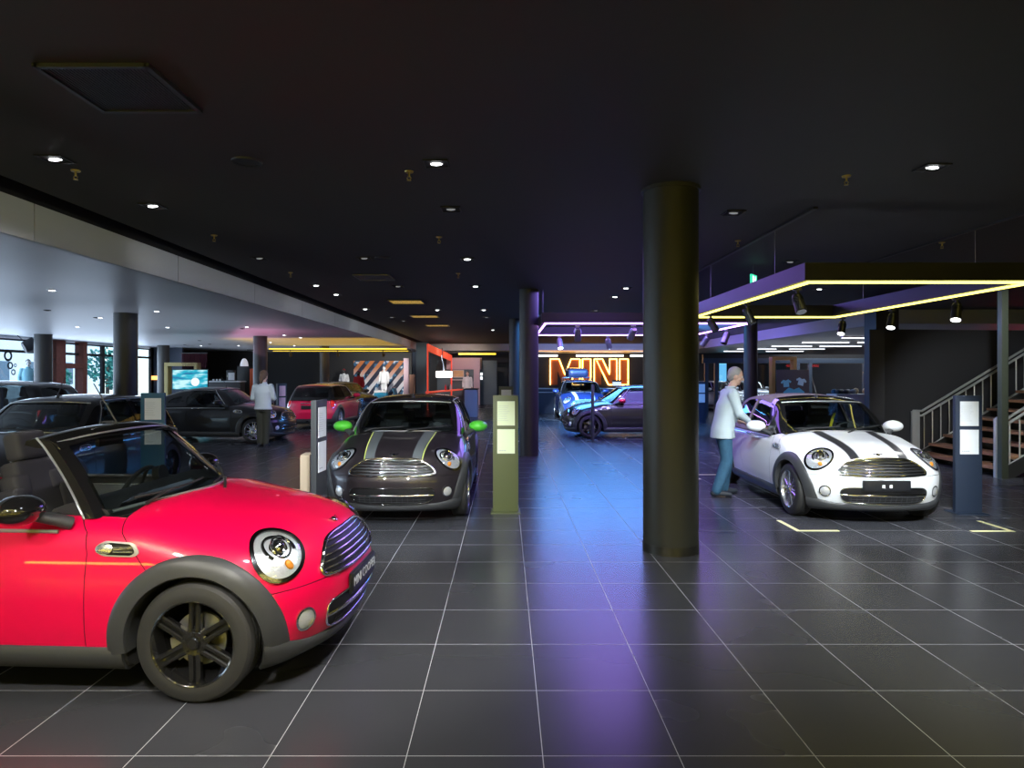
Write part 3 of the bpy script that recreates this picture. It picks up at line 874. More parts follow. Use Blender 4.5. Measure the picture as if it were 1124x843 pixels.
    def ex(bm):
        for s in (-1, 1): lathe_x = cyl(bm, (-3.03, s*.06, .235), (-2.90, s*.06, .235), .032, seg=20)
    link('exhaust', cached('exhaust', ex), CHROME, root)
    # ---- stripes on the bonnet
    if stripe:
        for s in (1, -1):
            for (y0, y1, m, nm) in stripe:
                def sb(bm):
                    xs = np.linspace(-.36, .585, 40); ts = np.linspace(0, 1, 5)
                    X, T = np.meshgrid(xs, ts, indexing='ij')
                    k = np.interp(X, [-.4, .6], [1.0, .80])
                    Y = s*(y0 + (y1-y0)*T)*k
                    X = np.maximum(X, -.325 - .62*Y**2)
                    H = rays(F_body, np.stack([X, Y, 0*X+.4], -1), (0, 0, 1), 1.0); grid_skin(bm, H, grad(F_body, H), .0016, .004)
                bm = bmesh.new(); sb(bm); bm_obj('bonnet_stripe' if nm == 'stripe' else 'stripe_edge', bm, m, root, 60)
    # ---- front plate
    if plate:
        P = surf_line(F_body, [(.35, 0, .455)], (1, 0, 0), .0)[0]
        pl = single('license_plate', PLATEB, lambda bm: (box(bm, (P[0] + .012, 0, .455), (.014, .50, .105), bev=.004), box(bm, (P[0] + .002, 0, .452), (.02, .52, .125), bev=.008)), root)
        if plate == 'dots': single('seal', WHITEL, lambda bm: [box(bm, (P[0] + .0195, y, .45), (.002, .032, .034), bev=.0008) for y in (-.04, .04)], pl)
        else: plate_text(pl, plate, .078, (P[0] + .0195, 0, .455), (PI/2, 0, PI/2), WHITEL)
    # ---- cabin
    make_interior(root, seatm, kind)
    if kind in ('hatch', 'coupe', 'soft'):
        if kind == 'soft': rs = [softm, GLOSSBLK, CABIN]
        else: rs = [roofm, GLOSSBLK, CABIN]
        rf = link('roof', CAR['roof_' + kind], rs, root)
        link('windshield', CAR['ws_' + kind], glass, root)
        for i in (0, 1):
            for nm in 'LR': link('side_window', CAR[f'win_{kind}_{i}{nm}'], glass if i == 0 else DARKG, root)
        if 'rw_' + kind in CAR: link('rear_window', CAR['rw_' + kind], DARKG, root)
        def gut(bm):
            GG = F_green(kind); pts = []
            for t in np.linspace(0, 1, 12): pts.append((-.73 - .33*t, 0, .93 + .37*t))
            for x in np.linspace(-1.12, -2.5, 16): pts.append((x, 0, 1.34 - .02*abs((x+1.7)/.8)**2 if kind != 'coupe' else float(RF['coupe'](x)) - .075))
            P = rays(GG, np.array(pts), (0, 1, 0), 1.0) + np.array([0, .006, .004]); tube(bm, P, .006, 6)
        if kind != 'soft':
            for me in two('gutter_' + kind, gut, 60): link('gutter_moulding', me, beltm, root)
        def hdr(bm):
            GG = F_green(kind); ys = np.linspace(-.53, .53, 21); P = rays(GG, np.array([[-1.5, y, 1.326 - .02*(y/.5)**2] for y in ys]), (1, 0, 0), 1.4) + np.array([.006, 0, .006]); tube(bm, P, .008, 6)
        link('header_moulding', cached('header_' + kind, hdr, 60), beltm, root)
    else:
        open_top(root, beltm)
    def vis(bm):
        box(bm, (-.985, 0, 1.262), (.03, .24, .06), bev=.012); cyl(bm, (-.98, 0, 1.28), (-1.02, 0, 1.325), .01, seg=8)
    link('rear_view_mirror', cached('rvm', vis), CABIN, root)
    if strap:
        for y0 in (.50, -.46):
            def stp(bm):
                P = np.array([(-1.62, y0, 1.13), (-1.58, y0*.9, 1.05), (-1.46, y0*.72, .92), (-1.36, y0*.5, .72)]); tube(bm, P, .022, 6, sy=.2)
            bm = bmesh.new(); stp(bm); bm_obj('seat_belt', bm, strap, root)
    if detail:
        def ant(bm):
            zt = 1.40 if kind != 'open' else 1.375
            xa = -1.06 if kind != 'open' else -.93
            tube(bm, [(xa, 0, zt-.03), (xa-.03, 0, zt), (xa-.10, 0, zt+.005)], [.022, .022, .006], 8, sy=.6); 
            tube(bm, [(xa+.0, 0, zt-.01), (xa-.16, 0, zt+.25)], [.006, .004], 6)
        link('antenna', cached('antenna' + ('o' if kind == 'open' else ''), ant), BLKPLAST, root)
    return root
def open_top(root, beltm):
    "windscreen frame, belt trim round the open cabin, folded hood"
    G = F_green('hatch')
    def ring(sc, n=72):
        pts = [(-.655, .935), (.655, .935), (.56, 1.20), (.525, 1.335), (.30, 1.36), (0, 1.368), (-.30, 1.36), (-.525, 1.335), (-.56, 1.20)]
        return pts
    def frame(bm):
        z0s = np.linspace(.92, 1.32, 12)
        for s in (1, -1):                                         # A-pillars
            sec = []
            for z in z0s:
                y = np.interp(z, [.92, 1.32], [.70, .555])*s
                x = WS(y, z)
                sec.append([Vector((x+.035, y-.055*s, z)), Vector((x+.005, y+.01*s, z)), Vector((x-.055, y+.012*s, z)), Vector((x-.06, y-.02*s, z)), Vector((x-.02, y-.06*s, z))])
            R = [[bm.verts.new(p) for p in q] for q in sec]
            for a, b in zip(R, R[1:]):
                for i in range(5): bm.faces.new((a[i], a[(i+1) % 5], b[(i+1) % 5], b[i]))
            bm.faces.new(R[0]); bm.faces.new(R[-1][::-1])
        R = []
        for y in np.linspace(-.57, .57, 31):                      # header
            z = 1.365 - .045*(abs(y)/.57)**2.4; x = WS(y, z) 
            R.append([bm.verts.new((x + a, y, z + b)) for a, b in ((.075, -.05), (.055, -.022), (.0, .004), (-.07, .008), (-.12, -.006), (-.13, -.03), (-.06, -.045))])
        for a, b in zip(R, R[1:]):
            for i in range(7): bm.faces.new((a[i], a[(i+1) % 7], b[(i+1) % 7], b[i]))
        bm.faces.new(R[0]); bm.faces.new(R[-1][::-1])
    link('windscreen_frame', cached('ws_frame', frame, 45), GLOSSBLK, root)
    def pane(bm):
        Yg, Zg = np.meshgrid(np.linspace(-1, 1, 25), np.linspace(.935, 1.33, 10), indexing='ij')
        wd = np.interp(Zg, [.93, 1.33], [.655, .53]); Y = Yg*wd; X = WS(Y, Zg) + .02
        P = np.stack([X, Y, Zg], -1); grid_skin(bm, P, np.zeros_like(P) + np.array([.55, 0, .84]), -.012, .004)
    link('windshield', cached('ws_open', pane, 60), WINDG, root)
    def pil(bm):                                                  # chrome edge on the pillars
        for s in (1, -1):
            tube(bm, [(WS(np.interp(z, [.92, 1.32], [.70, .555])*s, z) - .056, np.interp(z, [.92, 1.32], [.712, .567])*s, z) for z in np.linspace(.915, 1.33, 10)], .0065, 6)
        tube(bm, [(WS(y, 1.335) + .052, y, 1.345 - .045*(abs(y)/.57)**2.4) for y in np.linspace(-.55, .55, 21)], .006, 6)
    link('pillar_moulding', cached('pillar_ch', pil, 60), beltm, root)
    def coam(bm):
        pts = [(-.70, .668), (-2.40, .668), (-2.455, .60), (-2.455, -.60), (-2.40, -.668), (-.70, -.668)]
        P = []
        for a, b in zip(pts, pts[1:]):
            for t in np.linspace(0, 1, 14, endpoint=False): P.append((a[0]+(b[0]-a[0])*t, a[1]+(b[1]-a[1])*t, .3))
        P = surf_line(F_body, P, (0, 0, 1), -.002); tube(bm, P, .026, 8, sy=.55, up=(0, 0, 1))
    link('cabin_coaming', cached('coaming', coam, 60), BLKPLAST, root)
    def stack(bm):
        for k in range(4): soft_box(bm, (-2.60 + .02*k, 0, 1.0 + .045*k), (.42 - .05*k, 1.20 - .06*k, .07), bev=.03)
    link('folded_top', cached('folded_top', stack, 60), CABIN, root)
    def trimp(bm):
        for s in (1, -1): soft_box(bm, (-1.20, s*.648, .80), (.9, .03, .16), bev=.012)
    link('door_trim', cached('door_trim', trimp, 60), SILVER, root)
# =================================================================== people: one closed skin, clothes and hair as children
SKIN = mat('skin', (0.62, 0.40, 0.31), 0.5); EYEW = mat('eye_white', (0.8, 0.8, 0.78), 0.3); IRIS = mat('iris', (0.05, 0.06, 0.08), 0.3); LIP = mat('lips', (0.45, 0.2, 0.17), 0.5)
def remesh(bm, name, vox, m, parent, smooth=4):
    me = bpy.data.meshes.new(name); bmesh.ops.recalc_face_normals(bm, faces=bm.faces); bm.to_mesh(me); bm.free()
    o = bpy.data.objects.new('r', me); COL.objects.link(o)
    md = o.modifiers.new('r', 'REMESH'); md.mode = 'VOXEL'; md.voxel_size = vox
    sm = o.modifiers.new('s', 'SMOOTH'); sm.factor = .5; sm.iterations = smooth
    dg = bpy.context.evaluated_depsgraph_get(); dg.update()
    out = bpy.data.meshes.new_from_object(o.evaluated_get(dg)); bpy.data.objects.remove(o); out.name = name
    shade(out, 180)
    return link(name, out, m, parent)
def loft(bm, secs, seg=24):
    "secs: (centre, rx, ry, yaw) ellipses stacked upwards"
    R = []
    for c, rx, ry, a in secs:
        R.append([bm.verts.new((c[0] + rx*math.cos(t)*math.cos(a) - ry*math.sin(t)*math.sin(a), c[1] + rx*math.cos(t)*math.sin(a) + ry*math.sin(t)*math.cos(a), c[2])) for t in [2*PI*i/seg for i in range(seg)]])
    for a, b in zip(R, R[1:]):
        for i in range(seg): bm.faces.new((a[i], a[(i+1) % seg], b[(i+1) % seg], b[i]))
    bm.faces.new(R[0][::-1]); bm.faces.new(R[-1])
def limb(bm, pts, rad):
    P = [Vector(p) for p in pts]; Q, R = [], []
    for i in range(len(P)-1):
        for t in np.linspace(0, 1, 6, endpoint=False): Q.append(P[i].lerp(P[i+1], t)); R.append(rad[i] + (rad[i+1]-rad[i])*t)
    Q.append(P[-1]); R.append(rad[-1])
    tube(bm, Q, R, 14)
    for p, r in ((P[0], rad[0]), (P[-1], rad[-1])): ball(bm, p, (r, r, r), 14, 8)
    for p, r in zip(P[1:-1], rad[1:-1]): ball(bm, p, (r*1.01,)*3, 14, 8)
def hand(bm, w, d, palm_n, s, curl=.35):
    "palm, four unequal bent fingers and a thumb; w wrist, d pointing direction, palm_n palm normal, s +1 left"
    w = Vector(w); d = Vector(d).normalized(); n = Vector(palm_n); n = (n - d*n.dot(d)).normalized(); a = d.cross(n) * s
    R = Matrix((d, a, n)).transposed().to_4x4()
    box(bm, w + d*.05, (.095, .08, .030), rot=R, bev=.013, seg=3)
    for k, ln in enumerate((.070, .080, .074, .058)):
        b = w + d*.092 + a*(.030 - .020*k)
        p1 = b + (d*math.cos(curl*.6) + n*math.sin(curl*.6))*ln*.42
        p2 = p1 + (d*math.cos(curl*1.5) + n*math.sin(curl*1.5))*ln*.33
        p3 = p2 + (d*math.cos(curl*2.2) + n*math.sin(curl*2.2))*ln*.25
        tube(bm, [b - d*.02, b, p1, p2, p3], [.0095, .0098, .0092, .0085, .0065], 10)
    b = w + d*.030 + a*.036
    p1 = b + (d*.6 + a*.7 + n*.25).normalized()*.042; p2 = p1 + (d*.9 + a*.25 + n*.3).normalized()*.032
    tube(bm, [b - a*.02, b, p1, p2], [.013, .0125, .0108, .008], 10)
def head_shape(bm, c, yaw, pitch, k=1.0):
    "skull, jaw, nose, ears; returns the head matrix (x forward)"
    M = Matrix.Translation(c) @ Matrix.Rotation(yaw, 4, 'Z') @ Matrix.Rotation(pitch, 4, 'Y') @ Matrix.Scale(k, 4)
    vs = []
    vs += ball(bm, (-.008, 0, .03), (.098, .077, .098), 28, 20)
    vs += ball(bm, (.022, 0, -.045), (.066, .056, .075), 24, 16)
    vs += ball(bm, (.055, 0, -.088), (.026, .028, .024), 16, 10)
    vs += tube_v(bm, [(.085, 0, .022), (.100, 0, -.004), (.113, 0, -.026), (.098, 0, -.036)], [.009, .011, .0145, .010])
    for s in (-1, 1):
        vs += ball(bm, (-.008, s*.079, -.008), (.020, .010, .033), 12, 10)
        vs += ball(bm, (.080, s*.031, .034), (.014, .022, .007), 12, 8)
        vs += ball(bm, (.062, s*.042, -.028), (.022, .022, .022), 12, 8)
    bmesh.ops.transform(bm, matrix=M, verts=vs)
    return M
def tube_v(bm, pts, r):
    rs = tube(bm, pts, r, 10); return [v for ring in rs for v in ring]
def make_person(loc, rz, J, label, shirt, trousers, shoes, hairm, hair='short', group=None, k=1.0):
    root = empty('person', loc, rz, label, 'person', group)
    V_ = lambda n: Vector(J[n])
    bm = bmesh.new()
    pel, chest, neck, head = V_('pelvis'), V_('chest'), V_('neck'), V_('head')
    mid = pel.lerp(chest, .5)
    ty = J.get('yaw', 0)
    loft(bm, [(pel + Vector((0, 0, -.07)), .10, .15, ty), (pel, .115, .165, ty), (mid, .10, .14, ty), (chest, .115, .165, ty), (neck + Vector((0, 0, -.07)), .085, .15, ty), (neck + Vector((0, 0, -.015)), .06, .085, ty), (neck + Vector((0, 0, .02)), .052, .055, ty)])
    limb(bm, [neck - Vector((0, 0, .03)), head + Vector((-.01, 0, -.05))], [.058, .052])
    M = head_shape(bm, head, J.get('hyaw', 0), J.get('hpitch', 0))
    for s, n in ((1, 'l'), (-1, 'r')):
        sh, el, wr = V_('sh_' + n), V_('el_' + n), V_('wr_' + n)
        limb(bm, [sh, el, wr], [.052, .040, .027])
        hand(bm, wr, J.get('hd_' + n, wr - el), J.get('pn_' + n, (0, -s, 0)), s, J.get('curl_' + n, .4))
        hp, kn, an = V_('hip_' + n), V_('kn_' + n), V_('an_' + n)
        limb(bm, [hp, kn, an], [.085, .056, .040])
        td = Vector(J.get('toe_' + n, (1, 0, 0))).normalized()
        limb(bm, [an + Vector((0, 0, -.05)), an + td*.10 + Vector((0, 0, -.065))], [.036, .028])
    body = remesh(bm, 'body', .0085, SKIN, root, 3)
    # eyes and mouth
    bm = bmesh.new()
    for s in (-1, 1): ball(bm, M @ Vector((.080, s*.031, .017)), (.013, .013, .012), 12, 8)
    bm_obj('eyes', bm, EYEW, body)
    bm = bmesh.new()
    for s in (-1, 1): ball(bm, M @ Vector((.089, s*.032, .017)), (.0055, .0055, .0055), 10, 6)
    bm_obj('irises', bm, IRIS, body)
    bm = bmesh.new(); tube(bm, [M @ Vector((.076, y, -.062 + .002*abs(y)/.02)) for y in (-.024, -.012, 0, .012, .024)], [.003, .0055, .006, .0055, .003], 8); bm_obj('mouth', bm, LIP, body)
    # shirt with sleeves, hanging over the waistband
    bm = bmesh.new(); g = .02; hem = J.get('hem', -.12)
    loft(bm, [(pel + Vector((0, 0, hem)), .168, .214, ty), (pel + Vector((0, 0, 0)), .156, .196, ty), (mid, .146, .184, ty), (chest, .152, .200, ty), (neck + Vector((0, 0, -.075)), .120, .182, ty), (neck + Vector((0, 0, -.022)), .078, .105, ty), (neck + Vector((0, 0, .012)), .062, .066, ty)])
    for n in 'lr':
        sh, el, wr = V_('sh_' + n), V_('el_' + n), V_('wr_' + n)
        limb(bm, [sh, el, el.lerp(wr, J.get('sleeve', .9))], [.078, .060, .044])
    remesh(bm, 'shirt', .011, shirt, root, 5)
    bm = bmesh.new(); tube(bm, [neck + Vector((.062*math.cos(t)*math.cos(ty) , .066*math.sin(t), .016 + .004*math.cos(t))) for t in np.linspace(0, 2*PI, 24, endpoint=False)], .012, 8, closed=True, sy=1.5); bm_obj('collar', bm, shirt, root, 60)
    bm = bmesh.new()
    loft(bm, [(pel + Vector((0, 0, -.11)), .120, .162, ty), (pel + Vector((0, 0, -.02)), .118, .162, ty), (pel + Vector((0, 0, .05)), .112, .155, ty)])
    for n in 'lr':
        hp, kn, an = V_('hip_' + n), V_('kn_' + n), V_('an_' + n)
        limb(bm, [hp, kn, an + Vector((0, 0, .0))], [.100, .082, .070])
    remesh(bm, 'trousers', .011, trousers, root, 4)
    for n in 'lr':
        an = V_('an_' + n); td = Vector(J.get('toe_' + n, (1, 0, 0))).normalized(); bm = bmesh.new()
        z0 = Vector((0, 0, -an.z))
        limb(bm, [an + z0 + Vector((0, 0, .045)) - td*.045, an + z0 + Vector((0, 0, .042)) + td*.08, an + z0 + Vector((0, 0, .034)) + td*.175], [.044, .043, .033])
        limb(bm, [an + z0 + Vector((0, 0, .05)), an + Vector((0, 0, -.01))], [.046, .046])
        for v in bm.verts: v.co.z = max(v.co.z, .002)
        remesh(bm, 'shoe', .008, shoes, root, 3)
    bm = bmesh.new()
    hk = 1.0 if hair == 'short' else 1.12
    vs = ball(bm, (-.020, 0, .044), (.100*hk, .083*hk, .096*hk), 28, 18)
    if hair == 'short':
        vs += ball(bm, (-.055, 0, -.005), (.060, .076, .075), 20, 14)
    else:
        vs += ball(bm, (-.060, 0, -.01), (.062, .080, .085), 20, 14)
        vs += tube_v(bm, [(-.10, 0, .01), (-.125, 0, -.04), (-.13, .0, -.11), (-.12, 0, -.19)], [.05, .056, .050, .02])
    bmesh.ops.transform(bm, matrix=M, verts=vs)
    # trim the hair off the face
    inv = M.inverted()
    for v in bm.verts:
        q = inv @ v.co
        if q.x > .045 and q.z < .085: q.x = .045 - (q.x-.045)*.2; v.co = M @ q
    remesh(bm, 'hair', .007, hairm, root, 3)
    return root
# =================================================================== the hall
HC, HW = 3.46, 3.07                 # black ceiling, white side ceilings
def struct(name, m, build, angle=30, smooth=True):
    o = single(name, m, build, None, angle, smooth); o['kind'] = 'structure'; return o
def floor_mat():
    m = bpy.data.materials.new('floor_tiles'); m.use_nodes = True; nt = m.node_tree; b = nt.nodes['Principled BSDF']
    N, L = nt.nodes.new, nt.links.new
    tc = N('ShaderNodeTexCoord'); sp = N('ShaderNodeSeparateXYZ'); L(tc.outputs['Object'], sp.inputs[0])
    def edge(sock, off):
        a = N('ShaderNodeMath'); a.operation = 'SUBTRACT'; a.inputs[1].default_value = off; L(sock, a.inputs[0])
        d = N('ShaderNodeMath'); d.operation = 'DIVIDE'; d.inputs[1].default_value = .6; L(a.outputs[0], d.inputs[0])
        f = N('ShaderNodeMath'); f.operation = 'FRACT'; L(d.outputs[0], f.inputs[0])
        c = N('ShaderNodeMath'); c.operation = 'SUBTRACT'; c.inputs[1].default_value = .5; L(f.outputs[0], c.inputs[0])
        e = N('ShaderNodeMath'); e.operation = 'ABSOLUTE'; L(c.outputs[0], e.inputs[0])
        fl = N('ShaderNodeMath'); fl.operation = 'FLOOR'; L(d.outputs[0], fl.inputs[0])
        return e.outputs[0], fl.outputs[0]
    ex, ix = edge(sp.outputs['X'], .1636); ey, iy = edge(sp.outputs['Y'], 2.896)
    mx = N('ShaderNodeMath'); mx.operation = 'MAXIMUM'; L(ex, mx.inputs[0]); L(ey, mx.inputs[1])
    g = N('ShaderNodeMath'); g.operation = 'GREATER_THAN'; g.inputs[1].default_value = .5 - .0032; L(mx.outputs[0], g.inputs[0])
    cb = N('ShaderNodeCombineXYZ'); L(ix, cb.inputs[0]); L(iy, cb.inputs[1])
    wn = N('ShaderNodeTexWhiteNoise'); wn.noise_dimensions = '2D'; L(cb.outputs[0], wn.inputs['Vector'])
    no = N('ShaderNodeTexNoise'); no.inputs['Scale'].default_value = 1.3; no.inputs['Detail'].default_value = 2; L(tc.outputs['Object'], no.inputs['Vector'])
    ad = N('ShaderNodeMath'); ad.operation = 'MULTIPLY_ADD'; ad.inputs[1].default_value = .35; L(wn.outputs['Value'], ad.inputs[0]); L(no.outputs['Fac'], ad.inputs[2])
    r1 = N('ShaderNodeValToRGB'); r1.color_ramp.elements[0].color = (.044, .045, .051, 1); r1.color_ramp.elements[1].color = (.050, .051, .058, 1)
    r1.color_ramp.elements[0].position = .3; r1.color_ramp.elements[1].position = .95; L(ad.outputs[0], r1.inputs[0])
    mc = N('ShaderNodeMixRGB'); mc.inputs['Color2'].default_value = (.46, .46, .48, 1); L(g.outputs[0], mc.inputs['Fac']); L(r1.outputs[0], mc.inputs['Color1']); L(mc.outputs[0], b.inputs['Base Color'])
    rr = N('ShaderNodeMapRange'); rr.inputs['To Min'].default_value = .262; rr.inputs['To Max'].default_value = .275; L(ad.outputs[0], rr.inputs['Value'])
    rg = N('ShaderNodeMath'); rg.operation = 'MAXIMUM'; L(rr.outputs[0], rg.inputs[0])
    gm = N('ShaderNodeMath'); gm.operation = 'MULTIPLY'; gm.inputs[1].default_value = .7; L(g.outputs[0], gm.inputs[0]); L(gm.outputs[0], rg.inputs[1]); L(rg.outputs[0], b.inputs['Roughness'])

    return m
BLKCEIL = mat('black_ceiling', (0.050, 0.050, 0.046), 0.65)
BLKSLOT = mat('black_slot', (0.008, 0.008, 0.008), 0.8)
FASC = mat('fascia_white', (0.52, 0.53, 0.52), 0.55)
WCEIL = mat('white_ceiling', (0.62, 0.63, 0.66), 0.42)
DKWALL = mat('dark_wall', (0.022, 0.022, 0.024), 0.6)
NAVYW = mat('navy_wall', (0.030, 0.042, 0.075), 0.5)
COLM = mat('column_dark', (0.045, 0.045, 0.046), 0.42)
DKFRAME = mat('dark_frame', (0.03, 0.032, 0.036), 0.4)
PINKW = mat('mauve_panel', (0.50, 0.36, 0.42), 0.6)
TEALW = mat('teal_grey_panel', (0.10, 0.14, 0.16), 0.5)

struct('floor', floor_mat(), lambda bm: box(bm, (-1.0, 20.5, -.05), (36.4, 55, .1)), smooth=False)
def dark_ceiling(bm):
    prism(bm, [(-4.5, -6), (17, -6), (17, 17.85), (10.25, 17.85), (10.25, 37.7), (-4.5, 37.7)], 'Z', HC, HC + .12)
struct('ceiling', BLKCEIL, dark_ceiling, smooth=False)
struct('ceiling_slot', BLKSLOT, lambda bm: (box(bm, (-4.94, 16, 3.65), (.06, 44, .38)), box(bm, (-4.7, 16, 3.84), (.5, 44, .04)), box(bm, (-4.47, 16, 3.70), (.05, 44, .30)), box(bm, (-4.7, -5.98, 3.65), (.5, .04, .38)), box(bm, (-4.7, 37.9, 3.65), (.5, .04, .38))), smooth=False)
def seamed(bm, lo, hi, axis):
    "a run of fascia boards with hairline joints"
    a = lo
    while a < hi - .01:
        b = min(a + 3.0, hi); yield a + .004, b - .004; a = b
def fl(bm):
    for k in range(15):
        a, b = -5.17 + 3.0*k, -5.17 + 3.0*(k+1)
        box(bm, (-4.93, (a+b)/2, (HW+HC)/2), (.06, b-a-.014, HC-HW))
    box(bm, (-4.955, 16.3, (HW+HC)/2), (.03, 44, HC-HW-.004))
struct('trim_fascia_left', FASC, fl, smooth=False)
struct('trim_fascia_far', FASC, lambda bm: box(bm, (2.68, 37.74, (HW+HC)/2), (15.2, .08, HC-HW)), smooth=False)
struct('trim_fascia_right', FASC, lambda bm: box(bm, (10.29, 27.8, (HW+HC)/2), (.08, 19.9, HC-HW)), smooth=False)
struct('trim_fascia_stair', FASC, lambda bm: box(bm, (13.7, 17.89, (HW+HC)/2), (6.9, .08, HC-HW)), smooth=False)
struct('ceiling_left', WCEIL, lambda bm: box(bm, (-12.05, 17, HW + .06), (14.2, 46, .12)), smooth=False)
struct('ceiling_right', WCEIL, lambda bm: box(bm, (13.7, 30, HW + .06), (6.8, 24.2, .12)), smooth=False)
struct('ceiling_far', WCEIL, lambda bm: box(bm, (2.68, 40.2, HW + .06), (15.2, 4.9, .12)), smooth=False)
struct('wall_front', DKWALL, lambda bm: box(bm, (-1, -6.1, 1.9), (36, .2, 4)), smooth=False)
struct('wall_right', DKWALL, lambda bm: box(bm, (17.1, 18, 1.9), (.2, 48.4, 4)), smooth=False)
struct('wall_far', DKWALL, lambda bm: box(bm, (2.5, 42.1, 1.9), (29.4, .2, 4)), smooth=False)
# the dark back wall of the left bay, in three runs at their own angles
struct('wall_back_left', DKWALL, lambda bm: box(bm, (-11.8, 38.6, 1.55), (12.6, .2, 3.1)), smooth=False)
struct('wall_left_rear', DKWALL, lambda bm: box(bm, (-18.05, 36.1, 1.55), (.2, 5.2, 3.1)), smooth=False)
struct('wall_navy_left', NAVYW, lambda bm: box(bm, (-17.3, 33.6, 1.55), (1.6, .2, 3.1)), smooth=False)

# ---- the glazed street front on the left
MULL = mat('mullion_dark', (0.03, 0.025, 0.025), 0.5); BRICK = mat('brick_red', (0.36, 0.12, 0.09), 0.8, noise=(9, .6))
PANE = glassmat('street_glass', (0.85, 0.93, 0.97), 0.05)
win_edges = [-6, 2, 8, 14, 19.6, 22.7, 25.9, 28.15, 29.4, 31.0, 33.4]
for i, (a, b) in enumerate(zip(win_edges, win_edges[1:])):
    w = struct(f'window_{i+1}', MULL, lambda bm: [box(bm, (-18.05, y, 1.5), (.12, .09, 3.0)) for y in (a + .045, b - .045)] + [box(bm, (-18.05, (a+b)/2, z), (.10, b-a-.18, h)) for z, h in ((.06, .12), (2.55, .10), (2.97, .06))])
    g = single('glass', PANE, lambda bm: box(bm, (-18.06, (a+b)/2, 1.5), (.012, b-a-.16, 2.9)), w)
struct('wall_left_pier', BRICK, lambda bm: [box(bm, (-18.0, y, z), (.35, w_, h)) for y, z, w_, h in ((26.35, 1.54, .55, 3.05), (27.85, 1.54, .28, 3.05), (27.2, 2.05, 1.1, .20))], smooth=False)

# ---- outside
SKYM = None
w = bpy.data.worlds.new('daylight'); SC.world = w; w.use_nodes = True
wn = w.node_tree; bg = wn.nodes['Background']
st = wn.nodes.new('ShaderNodeTexSky'); st.sky_type = 'PREETHAM' if False else 'HOSEK_WILKIE'
st.sun_direction = (-.5, .3, .6); st.turbidity = 4
wn.links.new(st.outputs[0], bg.inputs[0]); bg.inputs[1].default_value = 9.0
PAVE = mat('street_paving', (0.45, 0.47, 0.5), 0.8, noise=(3, .8))
struct('ground_outside', PAVE, lambda bm: box(bm, (-40, 20, -.06), (43.6, 70, .1)), smooth=False)
HOUSE = mat('facade_pale', (0.72, 0.78, 0.84), 0.7); HWIN = mat('facade_window', (0.10, 0.16, 0.22), 0.2)
bld = empty('building', (-38, 30, 0), 0, 'pale apartment building across the street outside the glass front', 'building')
single('wall', HOUSE, lambda bm: box(bm, (0, 4, 6), (6, 46, 12)), bld, smooth=False)
for k in range(12):
    for z in (1.8, 5.2, 8.6):
        single('window', HWIN, lambda bm: box(bm, (3.02, -15 + 3.4*k, z), (.1, 1.3, 1.7)), bld, smooth=False)
LEAF = mat('foliage', (0.03, 0.16, 0.13), 0.7, noise=(5, 2.2)); BARK = mat('bark', (0.12, 0.09, 0.07), 0.8)
def make_tree(loc, h, r, label):
    t = empty('tree', loc, random.random()*6, label, 'tree', None)
    single('trunk', BARK, lambda bm: cyl(bm, (0, 0, 0), (0, 0, h*.6), .12, .07, 10), t)
    def crown(bm):
        rnd = random.Random(int(h*100))
        for k in range(420):
            u = Vector((rnd.gauss(0, 1), rnd.gauss(0, 1), rnd.gauss(0, 1))).normalized() * (rnd.random()**.4)
            c = Vector((u.x*r, u.y*r, h*.62 + u.z*r*1.15)); s = .10 + .10*rnd.random()
            q = Vector((rnd.random()-.5, rnd.random()-.5, rnd.random()-.5)).normalized(); e = q.orthogonal().normalized()*s; f = q.cross(e).normalized()*s*.6
            bm.faces.new([bm.verts.new(c + e), bm.verts.new(c + f), bm.verts.new(c - e), bm.verts.new(c - f)])
    single('crown', LEAF, crown, t, smooth=False)
make_tree((-24.0, 39.6, 0), 3.6, 1.25, 'round dark green tree outside the glass front, the one nearer the column')
make_tree((-24.6, 41.8, 0), 3.0, 1.0, 'small green tree outside the tall glass panes')
make_tree((-27.5, 40.2, 0), 2.4, .8, 'low bushy tree outside behind the red brick pier')

# ---- columns
def column(name, x, y, r, h, m, base=None, collar=False, z0=0):
    o = struct(name, m, lambda bm: cyl(bm, (x, y, z0), (x, y, h), r, seg=64))
    if base: single('base_band', base, lambda bm: cyl(bm, (x, y, 0), (x, y, .085), r + .004, seg=64), o)
    if collar: single('collar', m, lambda bm: cyl(bm, (x, y, h-.03), (x, y, h), r + .018, seg=64), o)
    return o
OLIVE = mat('column_olive_grey', (0.040, 0.042, 0.037), 0.42)
column('column_front', 1.585, 6.31, .26, HC, OLIVE, mat('base_steel', (.10, .10, .09), .3, .8), True)
column('column_middle', .487, 13.7, .20, HC, COLM)
column('column_rear', .30, 20.9, .19, HC, COLM)
column('column_blue_side', 6.9, 18.5, .185, HC, COLM)
for k, (px, py, r) in enumerate([(138, 344, .245), (47.5, 367, .265), (285.7, 369, .24), (179.5, 379, .26), (356, 380, .23)]):
    x, y, z = cp(px, py, HW); column(f'column_left_{k+1}', x, y, r, HW, COLM)
struct('column_stair_block', COLM, lambda bm: box(bm, (8.75, 15.3, 1.73), (.52, .5, HC)), smooth=False)

# ---- black screen wall behind the white car, stairs side
struct('wall_black_screen', DKWALL, lambda bm: prism(bm, [(7.20, 13.0), (7.47, 12.95), (10.6, 13.3), (10.6, 13.5), (7.47, 13.15)], 'Z', 0, 2.58), smooth=False)

